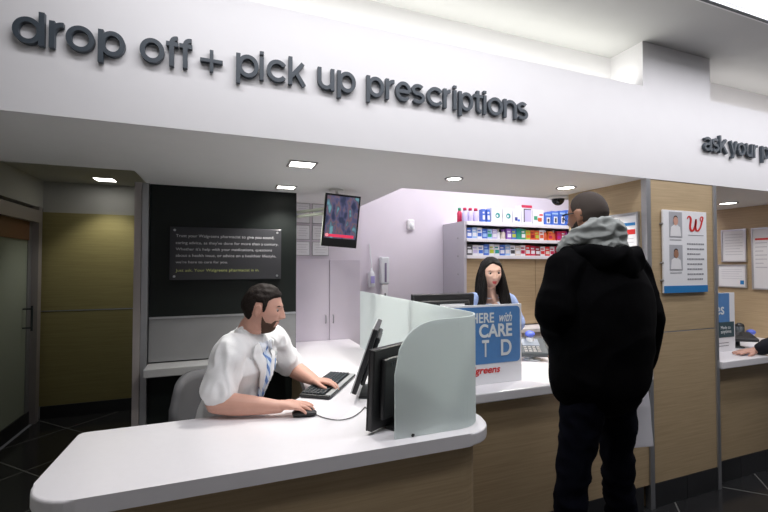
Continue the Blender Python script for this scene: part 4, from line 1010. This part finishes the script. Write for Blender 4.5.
for a_, c_ in zip(ringp, ringp[1:]):
    for k in range(28): col.faces.new((a_[k], a_[(k+1)%28], c_[(k+1)%28], c_[k]))
obj('coat_collar', col, M['scoat'], ph, True, True)
patch('breast_pocket', bv, cf, [(.062, 1.045), (.062, .955)], [(.132, 1.05), (.130, .955)], M['scoat'], ph, off=.007, th=.003)
patch('pocket_pen', bv, cf, [(.080, 1.075), (.080, 1.02)], [(.086, 1.075), (.086, 1.02)], M['blue'], ph, na=1, off=.013, th=.004)
patch('name_badge', bv, cf, [(.070, 1.105), (.070, 1.085)], [(.118, 1.105), (.118, 1.085)], M['silver'], ph, na=2, off=.008, th=.002)
for z_ in (.90, .82):
    h = bv.ray_cast(cf @ V((.006, .5, z_)), -tf)
    if h[0]: obj('button', ell(NB(), h[0]+tf*.003, (.008,.008,.008), seg=12), M['clear'], ph, True, True)
b = NB()
for sg in (1, -1):
    h_ = hip+sd*sg*.10; k_ = h_+tf*.42+sd*sg*.05+V((0,0,-.04)); a_ = k_+V((-.02,0,-.38))
    limb(b, [(*h_, .11, .105), (*(h_+(k_-h_)*.5), .10, .095), (*k_, .08, .08), (*(k_+(a_-k_)*.5), .07, .07), (*a_, .065, .065)], sd)
loft(b, [(*(hip+V((0,0,.03))), .165, .12), (*(hip-V((0,0,.04))), .17, .13)], sd)
clay('trousers', b, M['jeans'], ph, .010, 4, fn=fold(.005, 8, 9))
for sg in (1, -1):
    h_ = hip+sd*sg*.10; k_ = h_+tf*.42+sd*sg*.05+V((0,0,-.04)); a_ = k_+V((-.02,0,-.41))
    obj('shoe', loft(NB(), [(*(a_-tf*.04), .035, .035), (*(a_+tf*.05+V((0,0,-.005))), .042, .032), (*(a_+tf*.18+V((0,0,-.02))), .038, .02)], sd, 4, 16), M['shoe'], ph, True, True)
    footz = a_.z
obj('wristwatch', tube(NB(), [wL+V((-.03,.02,0))+sd*0+V((math.cos(t)*.02, math.cos(t)*.024, math.sin(t)*.027)) for t in [2*PI*k/16 for k in range(17)]], .004, 6), M['black'], ph, True, True) if False else None
# drafting chair
st = empty('drafting_chair', 'grey upholstered swivel chair with curved backrest under the seated man', 'chair', (hip.x+.03, hip.y, 0), math.atan2(tf.y, tf.x)-PI/2)
sh = .54
obj('seat', loft(NB(), [(0,-.21,sh-.01,.17,.035),(0,-.12,sh,.22,.04),(0,.08,sh,.225,.04),(0,.20,sh-.012,.19,.035)], (1,0,0), 4, 28), M['grey'], st, smooth=True)
bm = NB(); rows = []
for i in range(9):
    t = i/8; z_ = .63+.36*t; hw = .16+.05*math.sin(PI*min(1, t*.9+.1)); row = []
    for k in range(11):
        u_ = -1+2*k/10; row.append(bm.verts.new((u_*hw, -.205-.05*t+.05*u_*u_-.012*math.sin(PI*t), z_-(.03*u_*u_ if i > 5 else 0))))
    rows.append(row)
for a_, c_ in zip(rows, rows[1:]):
    for k in range(10): bm.faces.new((a_[k], a_[k+1], c_[k+1], c_[k]))
bmesh.ops.recalc_face_normals(bm, faces=bm.faces); bmesh.ops.solidify(bm, geom=bm.faces[:], thickness=.035)
obj('backrest', bm, M['grey'], st, smooth=True)
obj('back_bar', tube(NB(), [(0,-.05,sh-.04),(0,-.22,sh-.02),(0,-.265,.66),(0,-.27,.80)], .016), M['black'], st, smooth=True)
bm = NB(); lathe(bm, [(.028, .10), (.028, .34), (.018, .345), (.018, sh-.035)], 16); obj('gas_column', bm, M['black'], st, smooth=True)
obj('foot_ring', tube(NB(), [(.2*math.cos(2*PI*k/24), .2*math.sin(2*PI*k/24), .27) for k in range(25)], .010, cap=False), M['alu'], st, smooth=True)
for k in range(5):
    a_ = 2*PI*k/5; lg = obj('base_leg', tube(NB(), [(0,0,.10), (.28*math.cos(a_), .28*math.sin(a_), .075)], [.022, .014], 8), M['black'], st, smooth=True)
    obj('caster', lathe(NB(), [(.026,-.015),(.03,-.008),(.03,.008),(.026,.015)], 14, mx=Matrix.Translation((.28*math.cos(a_), .28*math.sin(a_), .030)) @ Matrix.Rotation(PI/2, 4, 'X')), M['black'], lg, smooth=True)

# ================================================= the customer in black
cu = empty('person', 'bald man in black jacket over grey hoodie standing at counter, seen from behind', 'person', (1.67, 1.50, 0))
hc = V((1.652, 1.535, 1.795)); cm = head_mx(hc, (-.13, 1, -.06), (0,.02,1))
b = NB(); add_head(b, cm)
nk = V((1.67, 1.505, 1.66))
loft(b, [(*(nk+V((0,0,-.05))), .085, .08), (*(nk+V((0,.005,.03))), .066, .068), (*(hc+V((0,-.022,-.07))), .064, .066), (*(hc+V((0,-.025,-.02))), .060, .062)], (1,0,0))
loft(b, [(1.67,1.48,1.05,.15,.10), (1.67,1.48,1.2,.15,.10), (1.67,1.49,1.42,.18,.11), (1.67,1.50,1.57,.15,.08)], (1,0,0))
LA = [V((1.465,1.49,1.53)), V((1.372,1.47,1.33)), V((1.66,1.72,1.13))]; RA = [V((1.86,1.48,1.53)), V((1.925,1.45,1.27)), V((1.985,1.53,1.04))]
for A_ in (LA, RA):
    limb(b, [(*A_[0], .055, .055), (*A_[1], .045, .045), (*A_[2], .030, .032)])
add_hand(b, LA[2]+V((.005,.01,-.01)), (.35,1,-.55), (-.1,.5,1), (1,-.3,0), .3)
add_hand(b, RA[2]+V((.0,.0,-.005)), (.02,.12,-1), (1,0,.05), (0,1,.1), 1.35)
LEG = [(V((1.548,1.475,.95)), V((1.488,1.50,.49)), V((1.490,1.47,.09))), (V((1.765,1.485,.95)), V((1.820,1.53,.49)), V((1.862,1.52,.09)))]
for h_, k_, a_ in LEG: limb(b, [(*(h_+V((0,0,.03))), .066, .07), (*k_, .046, .05), (*a_, .042, .045)], (1,0,0))
clay('body', b, M['skin2'], cu, .0055, 1)
shell('hair', cm, lambda q: (q.z-interp(q.y, [-.10, -.05, -.018, .004, .03, .050, .06, .12], [-.070, -.060, -.045, .026, .010, .040, .090, .13]))/.016, .0022, M['stub'], cu, nz=.2)
shell('beard', cm, lambda q: min((interp(q.y, [0, .012, .05, .12], [-.01, -.02, -.045, -.05])-q.z)/.012, (q.y-.008)/.01, (q.z+.112)/.01), .002, M['stub'], cu, nz=.2)
face_parts(cm, cu, brow_m=M['stub'])
gl = obj('glasses', NB(), M['black'], cu)
bm = NB()
for s_ in (-1, 1):
    tube(bm, [cm @ V((s_*(.033+.024*math.cos(t)), .100-.3*abs(s_*(.033+.024*math.cos(t)))*.3, .006+.018*math.sin(t))) for t in [2*PI*k/18 for k in range(19)]], .002, 6, False)
    tube(bm, [cm @ V((s_*.057, .096, .012)), cm @ V((s_*.072, .088, .012)), cm @ V((s_*.081, .03, .012)), cm @ V((s_*.083, -.002, .012)), cm @ V((s_*.080, -.022, -.008))], .0032, 6)
tube(bm, [cm @ V((-.010, .108, .012)), cm @ V((.010, .108, .012))], .002, 6)
bm.transform(MAT[cu].inverted()); bm.to_mesh(gl.data); bm.free()
# jacket
b = NB()
loft(b, [(1.655,1.49,1.00,.245,.18), (1.655,1.48,1.05,.254,.188), (1.66,1.475,1.20,.254,.185), (1.67,1.475,1.38,.250,.178), (1.67,1.48,1.51,.22,.15), (1.67,1.49,1.58,.165,.13), (1.67,1.50,1.635,.11,.10)], (1,0,0), 5, 36)
def sleeve(A_, r0, end=.90):
    s_, e_, w_ = A_; q = e_+(w_-e_)*end; inn = s_+V(((1.67-s_.x)*.5, 0, .012))
    limb(b, [(*inn, .080, .090), (*s_, .083, .092), (*(s_+(e_-s_)*.5), .080, .09), (*(e_+(s_-e_)*.08), .076, .084), (*(e_+(q-e_)*.4), .070, .076), (*q, .056, .06)], (0,1,0))
sleeve(LA, 0, .97); sleeve(RA, 0, .95)
jk = clay('jacket', b, M['jacket'], cu, .009, 8, fn=fold(.009, 4.5, 20, (1,1,1.1)))
b = NB()   # black hood lying on the back
loft(b, [(1.52,1.55,1.605,.035,.035), (1.51,1.46,1.60,.045,.035), (1.57,1.37,1.585,.060,.036), (1.67,1.335,1.57,.068,.038), (1.77,1.38,1.585,.055,.036), (1.815,1.47,1.60,.045,.032), (1.80,1.55,1.59,.03,.03)], (0,0,1), 5, 20)
loft(b, [(1.67,1.385,1.60,.12,.045), (1.67,1.35,1.50,.09,.03)], (1,0,0), 4, 20)
clay('hood', b, M['jacket'], cu, .008, 5, fn=fold(.008, 8, 4))
b = NB()   # grey fleece hood round the neck
loft(b, [(1.575,1.62,1.635,.038,.028), (1.562,1.53,1.675,.048,.036), (1.585,1.445,1.712,.055,.040), (1.655,1.408,1.715,.056,.040), (1.725,1.438,1.692,.050,.038), (1.755,1.52,1.648,.042,.030), (1.745,1.60,1.610,.032,.026)], (0,0,1), 5, 20)
loft(b, [(1.59,1.44,1.645,.045,.045), (1.67,1.41,1.645,.045,.045), (1.75,1.45,1.63,.04,.04)], (0,0,1), 4, 18)
clay('hoodie_collar', b, M['hoodie'], cu, .006, 4, fn=fold(.009, 13, 11, (1,1,2)))
b = NB()
for h_, k_, a_ in LEG:
    limb(b, [(*(h_+V((0,0,.03))), .100, .115), (*(h_+(k_-h_)*.35), .076, .088), (*k_, .066, .072), (*(k_+(a_-k_)*.5), .066, .072), (*(a_+V((0,0,.02))), .070, .078)], (1,0,0))
clay('jeans', b, M['jeans'], cu, .010, 4, fn=fold(.008, 7, 31, (1,1,1.4)))
for h_, k_, a_ in LEG:
    obj('shoe', loft(NB(), [(a_.x, a_.y-.06, .048, .038, .045), (a_.x, a_.y+.03, .050, .045, .045), (a_.x, a_.y+.13, .035, .047, .032), (a_.x, a_.y+.19, .028, .035, .024)], (1,0,0), 4, 18), M['shoe'], cu, True, True)
# the bag he holds
hp = RA[2]+V((0,.015,-.09))
T = Matrix.Translation((1.985, 1.615, 0)) @ Matrix.Rotation(R(-12), 4, 'Z')
bt = hp.z-.025; bb = bt-.31
root = empty('paper_bag', 'white paper shopping bag hanging from the hand of the man in black', 'bag', (1.985, 1.615, bb))
bm = NB(); rows = []
for i, z_ in enumerate([bb, bb+.006, bb+.10, bb+.2, bt]):
    t = (z_-bb)/.31; dy = .062*(1-.55*t); row = []
    for (sx, sy) in ((-1,-1),(-.33,-1),(.33,-1),(1,-1),(1,0),(1,1),(.33,1),(-.33,1),(-1,1),(-1,0)):
        gus = -.022*t if sy == 0 else 0
        row.append(bm.verts.new((sx*.11+(gus if sx > 0 else -gus)+.004*noise.noise(V((sx*3, sy*3, z_*14))), sy*dy+.010*noise.noise(V((sx*2, sy*5, z_*11))), z_+(.004*noise.noise(V((sx, sy, 3))) if i else 0))))
    rows.append(row)
for a_, c_ in zip(rows, rows[1:]):
    for k in range(10): bm.faces.new((a_[k], a_[(k+1)%10], c_[(k+1)%10], c_[k]))
bm.faces.new(rows[0]); bm.transform(T)
bmesh.ops.recalc_face_normals(bm, faces=bm.faces); bmesh.ops.solidify(bm, geom=bm.faces[:], thickness=.0015)
obj('bag_body', bm, M['paperbag'], root, True)
for sy in (-1, 1):
    a_, c_ = T @ V((-.05, sy*.025, bt-.005)), T @ V((.05, sy*.025, bt-.005))
    obj('handle', tube(NB(), [a_, a_*.6+(hp+V((0,.0,-.012)))*.4+V((0,0,.01)), hp+V((0,sy*.006,-.010)), c_*.6+(hp+V((0,0,-.012)))*.4+V((0,0,.01)), c_], .003, 6), M['paper'], root, True, True)

# ================================================= the woman behind the counter
wo = empty('person', 'woman with long black hair and light blue top standing before the shelves', 'person', (1.88, 2.86, 0))
wc = V((1.855, 2.62, 1.513)); pz = at(491, 273, 'y', 2.62); wc = V((pz.x, 2.62, pz.z)); print('woman head', wc)
wm = head_mx(wc, (-.28, -1, -.10), (-.06,-.03,1))
dx = wc.x-1.855; dz = wc.z-1.513
b = NB(); add_head(b, wm, True)
wn = wc+V((.012,.035,-.165))
loft(b, [(*(wn+V((0,0,-.06))), .07, .055), (*(wn+V((0,0,.02))), .046, .046), (*(wc+V((.006,.028,-.075))), .046, .046), (*(wc+V((.004,.03,-.02))), .045, .05)], (1,0,0))
cx, cy = wn.x+.01, wn.y+.02
loft(b, [(cx,cy,.90,.15,.11), (cx,cy,1.05,.115,.085), (cx,cy,1.20,.13,.09), (cx,cy,1.29,.12,.065)], (1,0,0))
WA = [(V((cx-.175,cy,1.285)), V((cx-.215,cy-.02,1.03)), V((cx-.22,cy-.06,.82))), (V((cx+.180,cy,1.280)), V((cx+.25,cy-.01,1.03)), V((cx+.25,cy-.05,.82)))]
for A_ in WA: limb(b, [(*A_[0], .04, .04), (*A_[1], .033, .033), (*A_[2], .022, .024)])
add_hand(b, WA[0][2]+V((0,-.01,0)), (0,-.1,-1), (-1,0,0), (0,-1,0), .35, s=.88); add_hand(b, WA[1][2]+V((0,-.01,0)), (0,-.1,-1), (1,0,0), (0,-1,0), .35, s=.88)
for s_ in (-1, 1): limb(b, [(cx+s_*.09,cy,.88,.085,.09), (cx+s_*.09,cy-.01,.48,.055,.055), (cx+s_*.09,cy+.02,.08,.038,.04)], (1,0,0))
def regw(c):
    q = wm.inverted() @ c
    return 1 if abs(q.x) < .018 and q.y > .075 and -.0735 < q.z < -.052 else 0
clay('body', b, [M['skin3'], M['lips3']], wo, .004, 1, regions=regw)
face_parts(wm, wo, True, M['hair'], (0,1,-.05))
shell('hair_cap', wm, lambda q: (q.z-interp(q.y, [-.1, .0, .02, .04, .055, .08, .1], [-.13, -.12, -.08, .0, .045, .070, .078])-(.016*G(q.x-.014, .022) if q.y > .05 else 0))/.012, .012, M['hair'], wo, True, nz=.2)
b = NB(); Q = lambda x, y, z: wm @ V((x, y, z))
for s_ in (-1, 1):
    a0, a1, a2, a3 = Q(s_*.050, -.012, .060), Q(s_*.071, .014, -.015), Q(s_*.078, .022, -.10), Q(s_*.096, .030, -.22)
    a4 = V((a3.x+(.02 if s_ < 0 else -.06), a3.y-.018, a3.z-.13)); a3.y -= .0
    loft(b, [(*a0, .020, .045), (*a1, .018, .058), (*a2, .030, .065), (*a3, .038, .055), (*a4, .032, .028)], wm.to_3x3() @ V((1,0,0)), 5, 18)
loft(b, [(*Q(0,-.05,.06), .06, .05), (*Q(0,-.085,-.03), .085, .035), (*Q(0,-.090,-.14), .10, .030), (*Q(0,-.095,-.26), .105, .025), (*Q(0,-.10,-.36), .08, .02)], wm.to_3x3() @ V((1,0,0)), 5, 24)
def strand(co, n):
    q = wm.inverted() @ co; return .0035*math.sin(math.atan2(q.x, q.y+.02)*34+3*noise.noise(co*10))
clay('long_hair', b, M['hair'], wo, .005, 4, fn=strand)
b = NB()
loft(b, [(cx,cy,.86,.185,.14), (cx,cy,1.02,.15,.115), (cx,cy-.012,1.17,.165,.125), (cx,cy-.002,1.255,.165,.080), (cx-.002,cy,1.282,.11,.040)], (1,0,0), 5, 28)
for A_ in WA: limb(b, [(*(A_[0]+V(((cx-A_[0].x)*.4,0,0))), .062, .06), (*A_[0], .062, .06), (*(A_[0]+(A_[1]-A_[0])*.42), .075, .068), (*(A_[0]+(A_[1]-A_[0])*.72), .082, .076)], (0,1,0))
top_ = clay('scrub_top', b, M['scrub'], wo, .007, 4, fn=fold(.006, 9, 50))
bw = bvh_of(top_)
wf = Matrix((V((-1,0,0)), V((0,-1,0)), V((0,0,1)))).transposed().to_4x4(); wf.translation = V((wn.x, cy, 0))
patch('neckline', bw, wf, lerp_rows([(-.045, 1.315), (-.030, 1.275), (-.004, 1.225)], 4), lerp_rows([(.045, 1.315), (.030, 1.275), (.004, 1.225)], 4), M['skin3'], wo, off=.002, th=.002)
for s_ in (-1, 1): patch('collar_band', bw, wf, lerp_rows([(s_*.045, 1.315), (s_*.030, 1.275), (s_*.0, 1.222)], 4), lerp_rows([(s_*.066, 1.315), (s_*.048, 1.27), (s_*.0, 1.20)], 4), mat('white_collar', (.62,.68,.82), .8), wo, off=.005, th=.004)
b = NB()
for s_ in (-1, 1): limb(b, [(cx+s_*.09,cy,.90,.10,.105), (cx+s_*.09,cy-.01,.48,.08,.08), (cx+s_*.09,cy+.02,.10,.075,.08)], (1,0,0))
clay('trousers', b, M['scrub'], wo, .010, 3)
for s_ in (-1, 1): obj('shoe', loft(NB(), [(cx+s_*.09,cy+.05,.042,.034,.04), (cx+s_*.09,cy-.05,.042,.038,.04), (cx+s_*.09,cy-.15,.027,.034,.022)], (1,0,0), 4, 16), M['shoe'], wo, True, True)

# ================================================= the customer whose arm rests on the right counter
rp = empty('person', 'person in black sleeve, only hand and forearm on the right counter in view', 'person', (4.12, 1.50, 0))
hw = at(748, 351.5, 'z', ZC+.022); print('hand', hw)
b = NB(); pc = V((4.12, 1.50, 0)); rm = head_mx((4.12, 1.53, 1.66), (-.3, 1, 0)); add_head(b, rm)
loft(b, [(4.12,1.49,1.42,.08,.075), (4.12,1.50,1.52,.058,.06), (4.12,1.51,1.62,.055,.058)], (1,0,0))
loft(b, [(4.12,1.49,.95,.15,.10), (4.12,1.49,1.2,.14,.09), (4.12,1.49,1.38,.15,.08)], (1,0,0))
eA = V((3.985, 1.73, 1.07)); wA = hw+V((.035,-.012,.004))
arms = [(V((3.93,1.50,1.38)), eA, wA), (V((4.31,1.50,1.38)), V((4.36,1.47,1.10)), V((4.33,1.56,.86)))]
for A_ in arms: limb(b, [(*A_[0], .048, .048), (*A_[1], .040, .040), (*A_[2], .024, .028)])
add_hand(b, wA+V((-.01,.004,0)), (-1,.22,-.05), (0,.05,1), (0,-1,0), .12, .12); add_hand(b, arms[1][2], (0,.1,-1), (1,0,0), (0,1,0), .4)
for s_ in (-1, 1): limb(b, [(4.12+s_*.1,1.49,.92,.085,.09), (4.12+s_*.1,1.49,.5,.056,.06), (4.12+s_*.1,1.47,.09,.04,.042)], (1,0,0))
clay('body', b, M['skin'], rp, .0055, 1)
shell('hair', rm, hl, .012, M['hairb'], rp, nz=.4)
b = NB()
loft(b, [(4.12,1.49,.88,.20,.15), (4.12,1.49,1.1,.195,.145), (4.12,1.49,1.30,.21,.14), (4.12,1.49,1.42,.16,.10), (4.12,1.495,1.48,.085,.08)], (1,0,0), 5, 28)
for A_, f_ in zip(arms, (.88, .92)):
    q = A_[1]+(A_[2]-A_[1])*f_
    limb(b, [(*(A_[0]+V(((4.12-A_[0].x)*.5,0,0))), .07, .075), (*A_[0], .075, .075), (*(A_[0]+(A_[1]-A_[0])*.6), .068, .07), (*A_[1], .064, .066), (*(A_[1]+(q-A_[1])*.5), .060, .062), (*q, .042, .046)], (0,1,0))
clay('sweater', b, M['navy'], rp, .008, 4, fn=fold(.006, 9, 70))
b = NB()
for s_ in (-1, 1): limb(b, [(4.12+s_*.1,1.49,.93,.105,.11), (4.12+s_*.1,1.49,.5,.08,.085), (4.12+s_*.1,1.47,.11,.078,.082)], (1,0,0))
clay('jeans', b, M['jeans'], rp, .012, 3)
for s_ in (-1, 1): obj('shoe', loft(NB(), [(4.12+s_*.1,1.42,.045,.036,.042), (4.12+s_*.1,1.52,.045,.042,.042), (4.12+s_*.1,1.64,.028,.038,.024)], (1,0,0), 4, 16), M['shoe'], rp, True, True)
# ---------------------------------------------------------------- light
def area(name, loc, sx, sy, power, col=(1,1,1), rot=(0,0,0), spread=PI):
    l = bpy.data.lights.new(name, 'AREA'); l.shape = 'RECTANGLE'; l.size = sx; l.size_y = sy; l.energy = power; l.color = col; l.spread = spread
    o = bpy.data.objects.new(name, l); C.objects.link(o); o.location = loc; o.rotation_euler = rot; return o
def spot(name, loc, power, size=R(110), col=(1,.95,.88), blend=.6, r=.04, rot=(0,0,0)):
    l = bpy.data.lights.new(name, 'SPOT'); l.energy = power; l.spot_size = size; l.spot_blend = blend; l.color = col; l.shadow_soft_size = r
    o = bpy.data.objects.new(name, l); C.objects.link(o); o.location = loc; o.rotation_euler = rot; return o
# ceiling strip lights of the shop floor
area('shop_ceiling_light', (2.4, .65, z_ceil-.02), 5.5, .35, 32, (.98,.97,1))
area('strip_light', (4.2, ya-.09, z_ceil-.014), 4.6, .14, 32, (.97,.96,1))
area('strip_light', (.6, ya-.09, z_ceil-.014), 2.4, .14, 19, (.97,.96,1))
# cove tubes behind the header
area('cove_light', ((PX0+XL)/2+.9, 2.02, z_top+.03), 2.6, .06, 4.5, (1,1,.93), (PI,0,0))
area('cove_light', ((PX1+6.5)/2, 2.02, z_top+.03), 3.0, .06, 2.5, (1,.96,.93), (PI,0,0))
# dispensary ceiling
area('dispensary_light', (2.6, 3.10, 2.84), 2.4, .45, 28, (.97,.95,1))
for i, p in enumerate(SPOTS):
    pw = (34, 24, 20, 40, 36, 9)[i]
    spot('downlight', (p.x, p.y, p.z-.012), pw, R(125) if i != 2 else R(100), (1,.96,.90) if i > 2 else (1,.98,.93))
w = bpy.data.worlds.new('world'); SC.world = w; w.use_nodes = True
w.node_tree.nodes['Background'].inputs[0].default_value = (.5,.5,.52,1); w.node_tree.nodes['Background'].inputs[1].default_value = .05
vs = SC.view_settings; vs.view_transform = 'Standard'; vs.look = 'None'; vs.gamma = 1; vs.exposure = .08; vs.use_curve_mapping = False
SC.cycles.max_bounces = 8; SC.cycles.diffuse_bounces = 5; SC.cycles.sample_clamp_indirect = 6; SC.cycles.caustics_reflective = False; SC.cycles.caustics_refractive = False
SC.cycles.use_denoising = True
